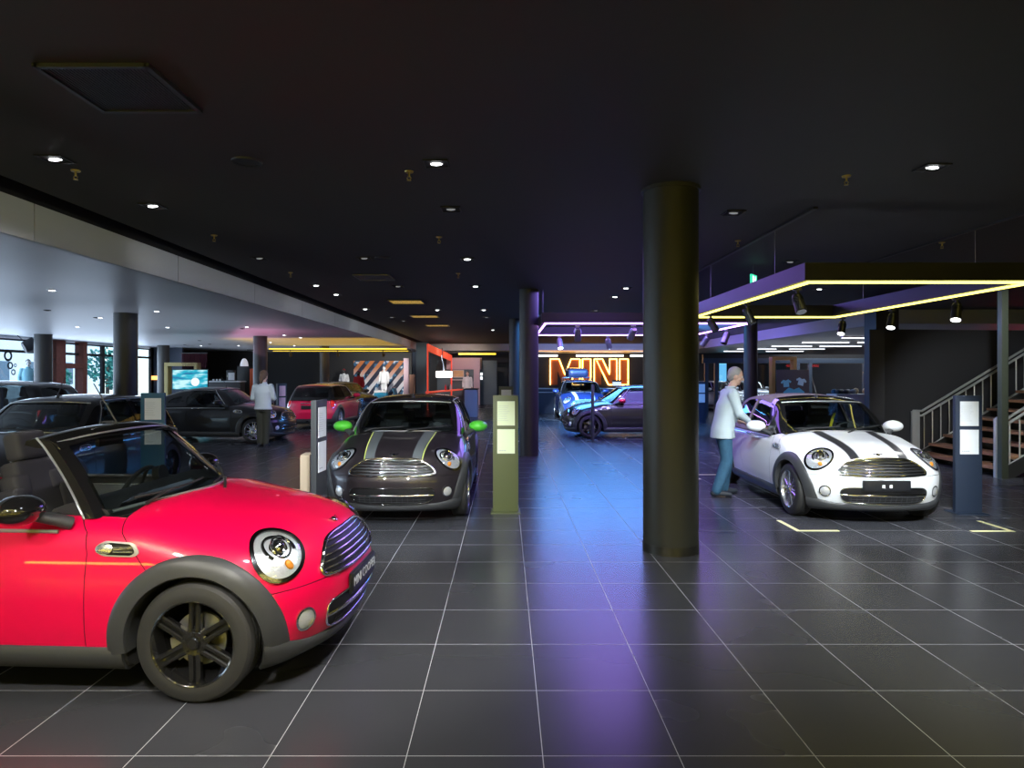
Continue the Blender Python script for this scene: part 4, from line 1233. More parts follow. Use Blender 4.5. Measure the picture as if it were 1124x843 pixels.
# =================================================================== lamps and fixtures
def spot(loc, to, power, col=(1, 1, 1), ang=60, blend=.6, r=.05):
    l = bpy.data.lights.new('spot', 'SPOT'); l.energy = power; l.color = col; l.spot_size = math.radians(ang); l.spot_blend = blend; l.shadow_soft_size = r
    o = bpy.data.objects.new('spot_lamp', l); COL.objects.link(o); o.location = loc
    o.rotation_euler = (Vector(to) - Vector(loc)).to_track_quat('-Z', 'Y').to_euler(); return o
def arealight(loc, to, power, col, sx, sy):
    l = bpy.data.lights.new('area', 'AREA'); l.shape = 'RECTANGLE'; l.size = sx; l.size_y = sy; l.energy = power; l.color = col
    o = bpy.data.objects.new('area_light', l); COL.objects.link(o); o.location = loc
    o.rotation_euler = (Vector(to) - Vector(loc)).to_track_quat('-Z', 'Y').to_euler(); return o
LAMPON = mat('lamp_on', (1, 1, 1), .3, emit=(.95, .98, 1), estr=6)
LAMPDIM = mat('lamp_dim', (.5, .5, .5), .2, .6, emit=(.95, .98, 1), estr=.18)
FIXBLK = mat('fixture_black', (.012, .012, .013), .4)
def down_mesh():
    def fr(bm):
        for a, b, c, d in ((-.1, 0, .012, .212), (.1, 0, .012, .212), (0, -.1, .2, .012), (0, .1, .2, .012)): box(bm, (a, b, 0), (c, d, .012))
    def inner(bm): box(bm, (0, 0, .003), (.19, .19, .004))
    def lens(bm):
        vs = ball(bm, (0, 0, .0), (.050, .050, .014), 20, 10)
        bmesh.ops.rotate(bm, verts=vs, cent=(0, 0, 0), matrix=Matrix.Rotation(.35, 3, 'X'))
    return cached('dl_f', fr), cached('dl_i', inner), cached('dl_l', lens)
def downlight(px, py, on, label, group, z=HC, k=1.0, power=0, rz=0.0, col=(1, .98, .95)):
    x, y, _ = cp(px, py, z)
    f, i, l = down_mesh()
    e = empty('downlight', (x, y, z - .008), rz, label, 'downlight', group); e.scale = (k, k, k)
    link('frame', f, FIXBLK, e); link('recess', i, BLKSLOT, e); link('lamp', l, LAMPON if on else LAMPDIM, e)
    if power: spot((x, y, z - .05), (x, y, 0), power, col, 75, .8, .04)
    return e
G1 = 'square downlights in the black ceiling'
near = [(61, 174, 1, 'square downlight in the black ceiling nearest the pale left fascia', 110), (168, 225.5, 1, 'second square downlight along the pale left fascia', 80),
        (479, 179, 1, 'largest square downlight, set in the black ceiling over the dark striped car', 130), (495, 229, 0, 'square downlight with a slim lit edge, behind the largest one', 30),
        (1023, 183, 1, 'square downlight in the black ceiling above the white convertible', 110), (805, 233, 0, 'square downlight between the big round column and the long ceiling slot', 40)]
for px, py, on, lb, pw in near: downlight(px, py, on, lb, G1, power=pw)
for px, py, on in [(285, 283, 0), (347, 313, 1), (369, 323, 1), (401, 339, 1), (513, 284, 1), (522, 314, 1), (531, 340, 1), (437, 314, 0), (480, 340, 1), (687, 316, 1), (675, 325.5, 1), (654, 340.5, 0), (639, 351, 1), (867, 287, 0), (1000, 289, 1), (899, 317, 1), (400, 283, 0), (541, 362, 1), (534, 348, 0), (430, 348, 0), (443, 352, 0)]:
    downlight(px, py, on, 'small square downlight far back in the black ceiling', 'far square downlights in the black ceiling', power=45 if on and py < 345 else 0)
# little round lamps in the white side ceiling
def pin_mesh():
    return cached('pin_r', lambda bm: lathe(bm, [(.05, 0), (.07, 0), (.07, .012), (.05, .012), (.05, 0)], 20, 'Z')), cached('pin_l', lambda bm: ball(bm, (0, 0, .004), (.05, .05, .014), 16, 8))
for px, py, on in [(57, 319, 1), (110, 349, 1), (172, 342, 1), (85, 359, 1), (184, 359.5, 1), (271, 359, 1), (297, 376, 1), (220.7, 379.5, 1), (261.8, 379.5, 1), (330, 370.7, 1), (312, 368, 1), (323, 379.5, 1), (203, 378.5, 0), (266, 361, 0), (230, 378, 0), (52, 341, 0), (106, 349, 0), (219, 374, 0)]:
    x, y, z = cp(px, py, HW - .012); e = empty('ceiling_lamp', (x, y, z), 0, 'small round ceiling lamp set in the white left ceiling', 'ceiling lamp', 'round lamps in the white left ceiling')
    r, l = pin_mesh(); link('ring', r, SILVER if on else FIXBLK, e); link('lamp', l, LAMPON if on else BLKSLOT, e)
# sprinklers
BRASS = mat('brass', (.55, .42, .12), .35, .9)
def spr():
    def b(bm):
        cyl(bm, (0, 0, -.012), (0, 0, 0), .035, .04, 16); cyl(bm, (0, 0, -.05), (0, 0, -.01), .009, seg=8)
        for s in (-1, 1): tube(bm, [(s*.008, 0, -.045), (s*.018, 0, -.06), (s*.006, 0, -.078)], .0035, 6)
        cyl(bm, (0, 0, -.083), (0, 0, -.078), .020, seg=16)
    return cached('sprinkler', b)
for px, py, lb in [(83, 187, 'brass sprinkler head in the black ceiling nearest the pale left fascia'), (449, 188, 'brass sprinkler head beside the largest square downlight'), (929, 193, 'brass sprinkler head in the black ceiling above the white convertible')]:
    x, y, z = cp(px, py, HC); o = link('ceiling_sprinkler', spr(), BRASS, None); o.location = (x, y, z); tag(o, lb, 'sprinkler', 'ceiling sprinklers')
for px, py in [(235, 258), (482, 260), (810, 264), (1034, 266), (319, 299), (503, 300)]:
    x, y, z = cp(px, py, HC); o = link('ceiling_sprinkler', spr(), BRASS, None); o.location = (x, y, z); tag(o, 'small brass sprinkler head farther back under the black ceiling', 'sprinkler', 'far ceiling sprinklers')
# air diffusers and loudspeakers
DIFF = mat('diffuser_grey', (.065, .072, .085), .45, .3)
def diffuser(x, y, s, label, m, lit=None):
    e = empty('air_diffuser', (x, y, HC), 0, label, 'air vent', 'square air vents in the ceiling')
    single('frame', m, lambda bm: [box(bm, c, d) for c, d in (((-s/2, 0, -.012), (.03, s+.03, .024)), ((s/2, 0, -.012), (.03, s+.03, .024)), ((0, -s/2, -.012), (s, .03, .024)), ((0, s/2, -.012), (s, .03, .024)))], e, smooth=False)
    single('plate', lit or m, lambda bm: box(bm, (0, 0, -.006), (s-.03, s-.03, .010)), e, smooth=False)
    single('vanes', m, lambda bm: [box(bm, (s*(k/29-.5)*.93, 0, -.012), (.006, s*.9, .004)) for k in range(30)], e, smooth=False)['kind'] = 'stuff'
DGLOW = mat('diffuser_amber_glow', (.6, .45, .2), .5, emit=(1, .62, .12), estr=.5)  # glow put into the vent plates in place of reflected yellow light
PALE = mat('diffuser_pale', (.20, .20, .20), .5)
diffuser(-2.37, 4.08, .64, 'large black square air vent above the red convertible', DIFF)
for (px, py), lb, lit in [((411, 304), 'grey square air vent halfway along the black ceiling', None), ((446.5, 331), 'first amber-lit square vent behind the grey air vent', DGLOW), ((466, 347), 'middle one of the three amber-lit square vents', DGLOW), ((480, 357), 'farthest of the three amber-lit square vents', DGLOW)]:
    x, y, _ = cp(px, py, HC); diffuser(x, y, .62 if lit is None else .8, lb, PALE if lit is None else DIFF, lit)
for px, py, lb in [(271, 177, 'round flush loudspeaker in the black ceiling left of centre'), (420, 283, 'round flush loudspeaker in front of the grey air vent')]:
    x, y, _ = cp(px, py, HC); e = empty('ceiling_speaker', (x, y, HC), 0, lb, 'loudspeaker', 'round ceiling loudspeakers')
    single('rim', DIFF, lambda bm: lathe(bm, [(.10, 0), (.125, 0), (.12, -.014), (.10, -.008), (.10, 0)], 32, 'Z'), e); single('grille', FIXBLK, lambda bm: cyl(bm, (0, 0, -.006), (0, 0, 0), .10, seg=32), e)

# ---- suspended light frames
YEL = mat('led_yellow', (1, .9, .2), .4, emit=(1.0, .86, .16), estr=3.4)
PUR = mat('led_purple', (.7, .4, 1), .4, emit=(.62, .30, 1.0), estr=7)
BEAM = mat('beam_black', (.022, .022, .024), .45)
STEEL = mat('cable_steel', (.35, .36, .38), .35, .9)
def overhead_frame(name, x0, x1, y0, y1, z, m, label, hb=.19, wd=.16, hang=True):
    e = empty(name, ((x0+x1)/2, (y0+y1)/2, z), 0, label, 'light frame'); cx, cy = (x0+x1)/2, (y0+y1)/2
    def B(a, b):
        (ax, ay), (bx_, by) = a, b
        return lambda bm: box(bm, ((ax+bx_)/2-cx, (ay+by)/2-cy, hb/2 + .012), (abs(bx_-ax)+wd, abs(by-ay)+wd if ax == bx_ else wd, hb) if ay == by else (wd, abs(by-ay)-wd, hb))
    runs = [((x0, y0), (x1, y0)), ((x0, y1), (x1, y1)), ((x0, y0), (x0, y1)), ((x1, y0), (x1, y1))]
    for a, b in runs:
        single('beam', BEAM, B(a, b), e, smooth=False)
        def L(bm):
            (ax, ay), (bx_, by) = a, b
            if ay == by: box(bm, ((ax+bx_)/2-cx, ay-cy, 0), (abs(bx_-ax)+.03, .03, .026))
            else: box(bm, (ax-cx, (ay+by)/2-cy, 0), (.03, abs(by-ay)-.03, .026))
        single('light_strip', m, L, e, smooth=False)
    if hang:
        for x in (x0, x1):
            for y in (y0 + .9, y1 - .9):
                single('cable', STEEL, lambda bm: cyl(bm, (x-cx, y-cy, hb), (x-cx, y-cy, HC-z), .004, seg=6), e)
    return e
overhead_frame('hanging_truss_light', 3.31, 5.77, 7.17, 11.5, 2.69, YEL, 'black rectangular light frame with yellow edges hung over the white convertible')
overhead_frame('hanging_truss_light', .785, 4.78, 12.9, 16.7, 2.69, PUR, 'black rectangular light frame with purple edges hung in front of the orange lettering')
overhead_frame('hanging_truss_light', -3.4, -.9, -2.6, 1.55, 2.60, YEL, 'yellow light frame hung over the front of the hall')
overhead_frame('hanging_truss_light', .9, 3.4, -2.6, 1.2, 2.60, YEL, 'second yellow light frame hung over the front of the hall, right one')
for x, lb in ((3.28, 'long blue-black ceiling track on the left above the yellow light frame'), (5.70, 'long black ceiling track on the right above the yellow light frame')):
    o = single('ceiling_track', FIXBLK, lambda bm: box(bm, (x, 9.3, HC-.012), (.05, 4.7, .024)), None, smooth=False); tag(o, lb, 'ceiling track', 'tracks over the yellow light frame')
SPOTB = mat('spot_black', (.02, .02, .022), .35, .3)
def track_spot(p, aim, label, group, on=True, m=None, size=1.0, lampm=None, power=0, col=(1, 1, 1), ang=50):
    e = empty('spotlight', p, 0, label, 'spotlight', group)
    d = (Vector(aim) - Vector(p)).normalized(); b = m or SPOTB; s = size
    single('bracket', b, lambda bm: (cyl(bm, (0, 0, 0), (0, 0, .10), .018, seg=10), cyl(bm, (0, 0, .09), (0, 0, .11), .05, seg=16)), e)
    single('housing', b, lambda bm: (cyl(bm, -d*.02*s, d*.18*s, .055*s, .062*s, 24), cyl(bm, -d*.05*s, -d*.02*s, .045*s, .055*s, 24), [cyl(bm, d*(k*.02)*s, d*(k*.02+.006)*s, .064*s, seg=24) for k in range(3)]), e)
    single('lamp', (lampm or LAMPON) if on else LAMPOFF, lambda bm: cyl(bm, d*.176*s, d*.186*s, .054*s, seg=24), e)
    if power: spot(Vector(p) + d*.22*s, aim, power, col, ang, .5, .04)
    return e
zS = 2.545
for k, (p, aim, on, lb, pw) in enumerate([((3.31, 7.45, zS), (3.4, 6.0, 0), 0, 'dark cylinder spotlight at the near left corner of the yellow frame', 0),
    ((3.31, 9.0, zS), (4.0, 8.6, .6), 0, 'dark cylinder spotlight midway along the left beam of the yellow frame', 0),
    ((3.31, 10.6, zS), (4.1, 9.8, .6), 0, 'dark cylinder spotlight near the back left corner of the yellow frame', 0),
    ((5.77, 8.4, zS), (5.0, 7.6, 0), 1, 'lit cylinder spotlight nearest along the right beam of the yellow frame', 90),
    ((5.77, 9.8, zS), (4.9, 9.0, 0), 1, 'lit cylinder spotlight in the middle of the right beam of the yellow frame', 90),
    ((5.77, 11.25, zS), (4.9, 10.4, 0), 1, 'lit cylinder spotlight at the back end of the right beam of the yellow frame', 90)]):
    track_spot(p, aim, lb, 'cylinder spotlights under the yellow light frame', on, power=pw)
SPOTV = mat('spot_steel', (.35, .36, .42), .3, .8)
BLUEL = mat('lamp_blue_white', (1, 1, 1), .3, emit=(.6, .75, 1), estr=16)
for p, aim, on, lb, pw in [((1.42, 12.95, 2.545), (1.7, 14.5, 0), 0, 'steel spotlight on the near beam of the purple frame above the roof box car', 0),
    ((2.52, 12.95, 2.545), (2.0, 15.5, .3), 0, 'steel spotlight on the near beam of the purple frame by the big column', 0),
    ((1.37, 16.7, 2.545), (1.6, 15.6, 0), 1, 'blue-white lit spotlight on the back beam of the purple frame, left one', 0),
    ((2.6, 16.7, 2.545), (3.2, 17.8, .8), 1, 'bright spotlight on the back beam of the purple frame turned to the black car', 120),
    ((4.78, 14.2, 2.545), (3.6, 13.6, 0), 0, 'steel spotlight on the right beam of the purple frame, nearer one', 0),
    ((4.78, 15.6, 2.545), (3.8, 17.2, .5), 0, 'steel spotlight on the right beam of the purple frame, farther one', 0)]:
    track_spot(p, aim, lb, 'steel spotlights on the purple light frame', on, SPOTV, 1.15, BLUEL, pw)
# ---- exit sign
EXG = mat('exit_green', (.0, .35, .2), .4, emit=(.05, .75, .45), estr=1.0); EXW = mat('exit_white', (.9, 1, .95), .4, emit=(.8, 1, .9), estr=1.6)
ex = empty('exit_sign', (4.0, 10.6, 3.21), .9, 'small green emergency exit sign hung from the black ceiling', 'exit sign')
single('case', EXG, lambda bm: box(bm, (0, 0, 0), (.26, .03, .17), bev=.004), ex)
single('hanger', STEEL, lambda bm: cyl(bm, (0, 0, .08), (0, 0, .25), .005, seg=6), ex)
def exsym(bm):
    box(bm, (-.06, -.018, 0), (.06, .004, .12)); box(bm, (.045, -.018, .045), (.03, .004, .03)); box(bm, (.04, -.018, 0), (.022, .004, .06), rot=Matrix.Rotation(.4, 4, 'Y'))
    box(bm, (.055, -.018, -.04), (.018, .004, .05), rot=Matrix.Rotation(-.5, 4, 'Y')); box(bm, (.025, -.018, -.04), (.018, .004, .05), rot=Matrix.Rotation(.6, 4, 'Y')); box(bm, (.01, -.018, .01), (.05, .004, .014))
single('pictogram', EXW, exsym, ex, smooth=False)
# ---- linear lamps in the right and far ceilings
LIN = mat('linear_lamp', (1, 1, 1), .4, emit=(.88, .93, 1), estr=2.6)
for x0, x1, y in [(12.2, 14.4, 23.8), (12.3, 14.2, 27.2), (14.6, 15.1, 27.2), (12.45, 14.3, 30.7), (14.7, 16.6, 30.7), (12.0, 14.0, 34.0), (14.7, 16.5, 34.0), (14.8, 16.9, 37.3), (12.4, 14.2, 37.3), (17.0, 17.0, 37.3)]:
    if x1 - x0 < .3: continue
    o = empty('ceiling_strip_light', ((x0+x1)/2, y, 3.015), 0, 'long white linear lamp under the white right ceiling', 'linear lamp', 'linear lamps under the right ceiling')
    single('diffuser', LIN, lambda bm: box(bm, (0, 0, 0), (x1-x0, .12, .03)), o, smooth=False); single('body', SILVER, lambda bm: box(bm, (0, 0, .035), (x1-x0+.02, .14, .04)), o, smooth=False)
for x0, x1, lb in [(.9, 3.2, 'white linear lamp above the letter M of the orange lettering'), (4.35, 7.25, 'long white linear lamp above the middle of the orange lettering'), (7.7, 9.4, 'white linear lamp above the last letter of the orange lettering')]:
    o = empty('ceiling_strip_light', ((x0+x1)/2, 40.5, 2.86), 0, lb, 'linear lamp', 'linear lamps before the orange lettering')
    single('diffuser', LIN, lambda bm: box(bm, (0, 0, 0), (x1-x0, .14, .12)), o, smooth=False); single('cable', STEEL, lambda bm: [cyl(bm, (s*(x1-x0)*.4, 0, .05), (s*(x1-x0)*.4, 0, .21), .006, seg=6) for s in (-1, 1)], o)
# ---- yellow light trough over the mural
YTR = mat('led_amber', (1, .8, .1), .4, emit=(1.0, .72, .06), estr=1.5)
tr = empty('light_trough', (-8.2, 30.5, 2.86), 0, 'yellow light trough with spotlights under the white ceiling before the mural wall', 'light trough')
single('rail', BEAM, lambda bm: (box(bm, (0, 0, -.03), (7.6, .10, .06)), box(bm, (0, .5, -.09), (7.6, .05, .05))), tr, smooth=False)
single('light_strip', YTR, lambda bm: (box(bm, (.4, .06, .03), (6.4, .10, .05)), box(bm, (.4, .56, -.05), (6.4, .06, .03))), tr, smooth=False)
for x in (-1.8, .4, 2.5): single('spotlight', SPOTB, lambda bm: (cyl(bm, (x, 0, -.16), (x, .1, -.30), .06, .07, 16), cyl(bm, (x, 0, -.2), (x, 0, 0), .02, seg=8)), tr)
tr2 = empty('light_trough', (-1.6, 37.0, 2.86), 0, 'short yellow light trough above the lounge niche beyond the dark car', 'light trough')
single('light_strip', YTR, lambda bm: box(bm, (0, 0, 0), (2.1, .12, .09)), tr2, smooth=False); single('rail', BEAM, lambda bm: box(bm, (0, 0, .07), (4.2, .16, .05)), tr2, smooth=False)
# =================================================================== the cars
build_shared()
for k in ('hatch', 'soft', 'coupe'): build_green(k)
RED = paint('red', (0.80, 0.0, 0.060)); REDH = paint('tomato_red', (0.60, 0.004, 0.06))
GREY = paint('brown_grey', (0.030, 0.024, 0.028), .35); WHT = paint('white', (0.80, 0.82, 0.84))
BLK = paint('black', (0.006, 0.006, 0.007)); BLU = paint('blue', (0.02, 0.05, 0.22), .2); NIGHT = paint('night', (0.012, 0.012, 0.015), .2)
LIME = mat('lime_cap', (0.10, 0.62, 0.05), .3, coat=.6); CAPRED = mat('red_cap', (0.65, 0.01, 0.06), .3, coat=.8)
STRG = mat('stripe_grey', (0.11, 0.125, 0.13), .35, coat=.8); STRY = mat('stripe_lime', (0.62, 0.70, 0.16), .35); STRK = mat('stripe_black', (0.03, 0.03, 0.035), .35, coat=.6); STRE = mat('stripe_silver', (0.3, 0.3, 0.31), .4)
FABRIC = mat('soft_top_fabric', (0.24, 0.20, 0.20), .85, bump=(300, .2)); BELTY = mat('belt_yellow', (0.75, 0.68, 0.02), .6); SILVP = paint('silver', (0.55, 0.58, 0.62), .5)
make_car('car', (-1.55, 4.15, 0), -3, 'bright red open-top car with black wheels, nearest the camera', RED, 'open', capm=GLOSSBLK, rimm=GLOSSRIM, seatm=SEATG, plate='MINI COOPER')
make_car('car', (-1.265, 7.9, 0), -90, 'dark brown-grey car with lime green mirror caps and two bonnet stripes', GREY, 'hatch', capm=LIME, wheel='seven', stripe=[(.26, .385, STRG, 'stripe'), (.392, .405, STRY, 'edge')], lowband=GLOSSBLK, barm=DKCHROME)
make_car('car', (4.22, 7.9, 0), -91.5, 'white convertible with closed fabric top and black bonnet stripes', WHT, 'soft', softm=FABRIC, wheel='seven', stripe=[(.275, .385, STRK, 'stripe'), (.262, .272, STRE, 'edge'), (.388, .398, STRE, 'edge')], plate='dots', strap=BELTY)
make_car('car', (-6.12, 16.86, 0), -3, 'black coupe with silver wheels seen from the side behind the standing person', BLK, 'coupe', wheel='seven')
make_car('car', (-5.97, 7.68, 0), -90, 'black hatchback parked behind the red open-top car', NIGHT, 'hatch', wheel='six', rimm=GLOSSRIM)
make_car('car', (-12.15, 13.6, 0), 180, 'dark tall car at the far left edge behind the black hatchback', BLK, 'hatch', scale=(1.07, 1.05, 1.11), wheel='ten')
make_car('car', (-5.92, 23.15, 0), 88, 'red hatchback seen from behind in the left bay', REDH, 'hatch', wheel='ten')
make_car('car', (-6.0, 26.9, 0), -45, 'black car half hidden behind the red hatchback', BLK, 'hatch', wheel='six', rimm=GLOSSRIM)
blue = make_car('car', (2.85, 24.0, 0), -90, 'blue car with a roof box facing the camera under the orange lettering', BLU, 'hatch', scale=(1.08, 1.05, 1.07), roofm=BLU, wheel='ten', stripe=[(.28, .40, WHITEL, 'stripe')])
make_car('car', (2.24, 18.2, 0), 180, 'black car with red mirror caps, half hidden by the big column', BLK, 'hatch', capm=CAPRED, rimm=GLOSSRIM, wheel='six')
make_car('car', (10.9, 31.0, 0), -60, 'silver car parked behind the glass partition on the right, nearer the column', SILVP, 'hatch', wheel='ten')
make_car('car', (12.9, 33.0, 0), -75, 'silver car parked farther back behind the glass partition beside the yellow portal', SILVP, 'hatch', wheel='ten', roofm=BLK)
# roof box on its bars
rb = empty('roof_box', (2.78, 25.8, 1.50), 0, 'dark glossy roof box carried on the blue car', 'roof box')
def rbx(bm):
    soft_box(bm, (0, 0, .275), (.74, 1.75, .38), bev=.16)
    for v in bm.verts:
        if v.co.y < -.3: v.co.z -= .12*(-.3 - v.co.y)*(1 if v.co.z > .2 else 0)
single('shell', paint('box_blue', (.03, .05, .12)), rbx, rb, 60)
single('roof_bar', SILVER, lambda bm: [tube(bm, [(-.52, y, 0), (-.50, y, .075), (.50, y, .075), (.52, y, 0)], .018, 8) for y in (-.45, .45)], rb)

# =================================================================== people
SHIRTB = mat('shirt_pale_blue', (.52, .62, .66), .8, bump=(60, .15)); JEANS = mat('jeans_blue', (.035, .12, .21), .85, noise=(30, .6)); SHOEK = mat('shoe_navy', (.02, .025, .035), .6)
HAIRG = mat('hair_grey', (.34, .33, .32), .7, bump=(160, .5)); HAIRB = mat('hair_brown', (.11, .06, .035), .6, bump=(160, .5)); SHIRTW = mat('shirt_white', (.55, .61, .66), .8); OLIVT = mat('trousers_olive', (.045, .045, .032), .85)
# man at the white car: facing +x, weight on the back foot, right hand on the car
make_person((3.09, 9.2, 0), 0, dict(pelvis=(-.05, 0, .93), chest=(.02, 0, 1.27), neck=(.055, -.01, 1.49), head=(.125, -.02, 1.655), hyaw=-.25, hpitch=.22, yaw=-.05,
    sh_r=(.03, -.185, 1.41), el_r=(.11, -.21, 1.15), wr_r=(.275, -.10, 1.045), hd_r=(1, .25, -.25), pn_r=(.1, .2, -1), sh_l=(.05, .185, 1.41), el_l=(.09, .22, 1.15), wr_l=(.20, .16, 1.03), hd_l=(1, -.1, -.3), pn_l=(0, -.2, -1),
    hip_r=(-.05, -.09, .90), kn_r=(-.03, -.105, .49), an_r=(-.17, -.115, .085), toe_r=(1, -.22, 0), hip_l=(-.05, .09, .90), kn_l=(.05, .10, .49), an_l=(.0, .11, .085), toe_l=(1, .12, 0), hem=-.13),
    'grey-haired man in pale blue shirt and jeans touching the white convertible', SHIRTB, JEANS, SHOEK, HAIRG)
make_person((-5.69, 15.42, 0), PI/2, dict(pelvis=(0, 0, .93), chest=(.0, 0, 1.27), neck=(.02, 0, 1.48), head=(.05, 0, 1.645), hyaw=-.1, hpitch=.15,
    sh_r=(0, -.18, 1.40), el_r=(.04, -.235, 1.13), wr_r=(.20, -.13, 1.06), pn_r=(0, .5, -1), sh_l=(0, .18, 1.40), el_l=(.0, .25, 1.13), wr_l=(.17, .17, 1.08), pn_l=(0, -.5, -1),
    hip_r=(0, -.08, .90), kn_r=(.02, -.07, .49), an_r=(-.01, -.06, .085), hip_l=(0, .08, .90), kn_l=(.02, .075, .49), an_l=(-.02, .07, .085), hem=-.06),
    'person with brown ponytail, white shirt and olive trousers, seen from behind at the black coupe', SHIRTW, OLIVT, SHOEK, HAIRB, 'long')
def mannequin(loc, rz, label, shirt, trousers, head_m, hairm, sc=1.0):
    J = dict(pelvis=(0, 0, .93), chest=(0, 0, 1.27), neck=(.01, 0, 1.48), head=(.02, 0, 1.645), sh_r=(0, -.18, 1.40), el_r=(-.02, -.25, 1.13), wr_r=(.08, -.25, .90), sh_l=(0, .18, 1.40), el_l=(-.02, .25, 1.13), wr_l=(.06, .25, .90),
             hip_r=(0, -.08, .90), kn_r=(.02, -.09, .49), an_r=(0, -.10, .085), hip_l=(0, .08, .90), kn_l=(.02, .09, .49), an_l=(-.02, .10, .085))
    r = make_person(loc, rz, J, label, shirt, trousers, FIXBLK, hairm); r.name = 'mannequin'; r['category'] = 'mannequin'; r.scale = (sc,)*3
    for c in r.children:
        if c.name.startswith('body'): c.data.materials.clear(); c.data.materials.append(head_m)
    return r
CLR = mat('cloth_red', (.45, .02, .03), .7); CLW = mat('cloth_white', (.7, .72, .75), .7); CLC = mat('cloth_cyan', (.25, .55, .68), .7); CLG = mat('cloth_grey', (.3, .3, .32), .7)
mannequin((-9.25, 37.6, .25), -PI/2, 'mannequin with dark head, red cap and white top before the mural wall', CLW, CLG, FIXBLK, CLR)
mannequin((-7.6, 34.0, .12), -PI/2, 'mannequin in a red top standing in front of the striped mural', CLR, CLG, FIXBLK, CLR)
mannequin((-6.75, 36.5, .4), -PI/2, 'white-clad dark-haired mannequin before the orange stripes of the mural', CLW, CLW, CLW, FIXBLK)
mannequin((-16.9, 23.25, .45), -.9, 'pale blue mannequin by the glass front beside the wheel graphics', CLC, CLC, CLW, FIXBLK)
mannequin((-2.12, 36.55, .1), -PI/2, 'mannequin in white and magenta clothes by the mauve niche pier', CLW, mat('cloth_magenta', (.4, .05, .3), .7), SKIN, FIXBLK)
PLINTH = mat('plinth_dark', (.05, .05, .055), .5)
for x, y, h, lb in [(-9.25, 37.6, .25, 'low dark plinth under the mannequin with the red cap'), (-7.6, 34.0, .12, 'low dark plinth under the red mannequin'), (-6.75, 36.5, .4, 'dark plinth under the white-clad mannequin'), (-16.9, 23.25, .45, 'dark plinth under the pale blue mannequin by the glass front'), (-2.12, 36.55, .1, 'flat dark plinth under the mannequin in the niche')]:
    o = single('plinth', PLINTH, lambda bm: box(bm, (0, 0, h/2 - .004), (.62, .62, h - .008), bev=.006)); o.location = (x, y, 0); tag(o, lb, 'plinth', 'display plinths')

# =================================================================== information pylons
NAVY = mat('pylon_navy', (.020, .032, .060), .45); PYL_YLIT = mat('pylon_yellow_lit', (.085, .10, .035), .5); STBLU = mat('pylon_steel_blue', (.025, .11, .20), .45); CHARC = mat('pylon_charcoal', (.035, .040, .045), .5)  # olive tone stands for yellow light falling on a darker pylon
PAPER = mat('paper_white', (.82, .85, .88), .6); PAPER_YLIT = mat('paper_yellow_lit', (.72, .80, .52), .6); INK = mat('print_grey', (.42, .45, .46), .7)  # cream tone is the white sheet with yellow light in its colour
def make_pylon(loc, rz, m, label, paper=PAPER, edge=None, base=True):
    e = empty('info_pylon', loc, rz, label, 'sign stand', 'info pylons beside the cars')
    single('slab', m, lambda bm: box(bm, (0, 0, .72), (.31, .055, 1.42), bev=.004), e)
    if base: single('base_plate', m, lambda bm: box(bm, (0, .02, .006), (.36, .30, .012), bev=.003), e)
    for z0, k in ((1.21, 0), (.868, 1)):
        p = single('sheet', paper, lambda bm: box(bm, (.005, -.030, z0), (.215, .005, .297)), e, smooth=False)
        def ln(bm):
            r = random.Random(k + 3)
            if k == 0:
                for j in range(9): box(bm, (-.02 - .03*r.random(), -.0330, z0 + .09 - .022*j), (.10 + .05*r.random(), .0008, .0022))
            else:
                for j in range(5): box(bm, (-.075 + .018*j, -.0330, z0 - .112), (.010, .0008, .012))
        single('print', INK, ln, p, smooth=False)['kind'] = 'stuff'
    return e
make_pylon((0.0, 8.05, 0), 0, PYL_YLIT, 'information pylon coloured as lit by yellow, with two tinted sheets, nearest beside the dark striped car', PAPER_YLIT)
make_pylon((.01, 14.2, 0), 0, PYL_YLIT, 'second pylon in yellow-lit tint peeking out directly behind the nearest one', PAPER_YLIT)
make_pylon((5.61, 7.98, 0), math.radians(-4), NAVY, 'navy information pylon with two white sheets right of the white convertible')
make_pylon((-4.88, 9.1, 0), math.radians(8), STBLU, 'steel blue information pylon beside the black hatchback')
make_pylon((-1.86, 6.55, 0), math.radians(86), CHARC, 'charcoal information pylon turned sideways by the dark striped car')
make_pylon((-6.55, 19.2, 0), math.radians(55), CHARC, 'narrow-looking pylon left of the red hatchback', mat('paper_pink', (.75, .5, .6), .6))
make_pylon((6.83, 22.9, 0), 0, NAVY, 'small navy pylon far back on the right of the big column')
make_pylon((2.22, 16.75, 0), math.radians(88), CHARC, 'dark pylon seen edge-on before the black car with red mirrors')
make_pylon((-9.05, 11.6, 0), 0, CHARC, 'pylon at the far left edge before the tall dark car')
# tan box on the floor behind the sideways pylon
o = single('wooden_block', mat('tan_board', (.42, .34, .24), .8), lambda bm: box(bm, (0, 0, .42), (.10, .28, .84), bev=.004)); o.location = (-2.11, 7.0, 0); o.rotation_euler = (0, 0, .1); tag(o, 'tall tan wooden block on the floor behind the sideways charcoal pylon', 'wooden block')

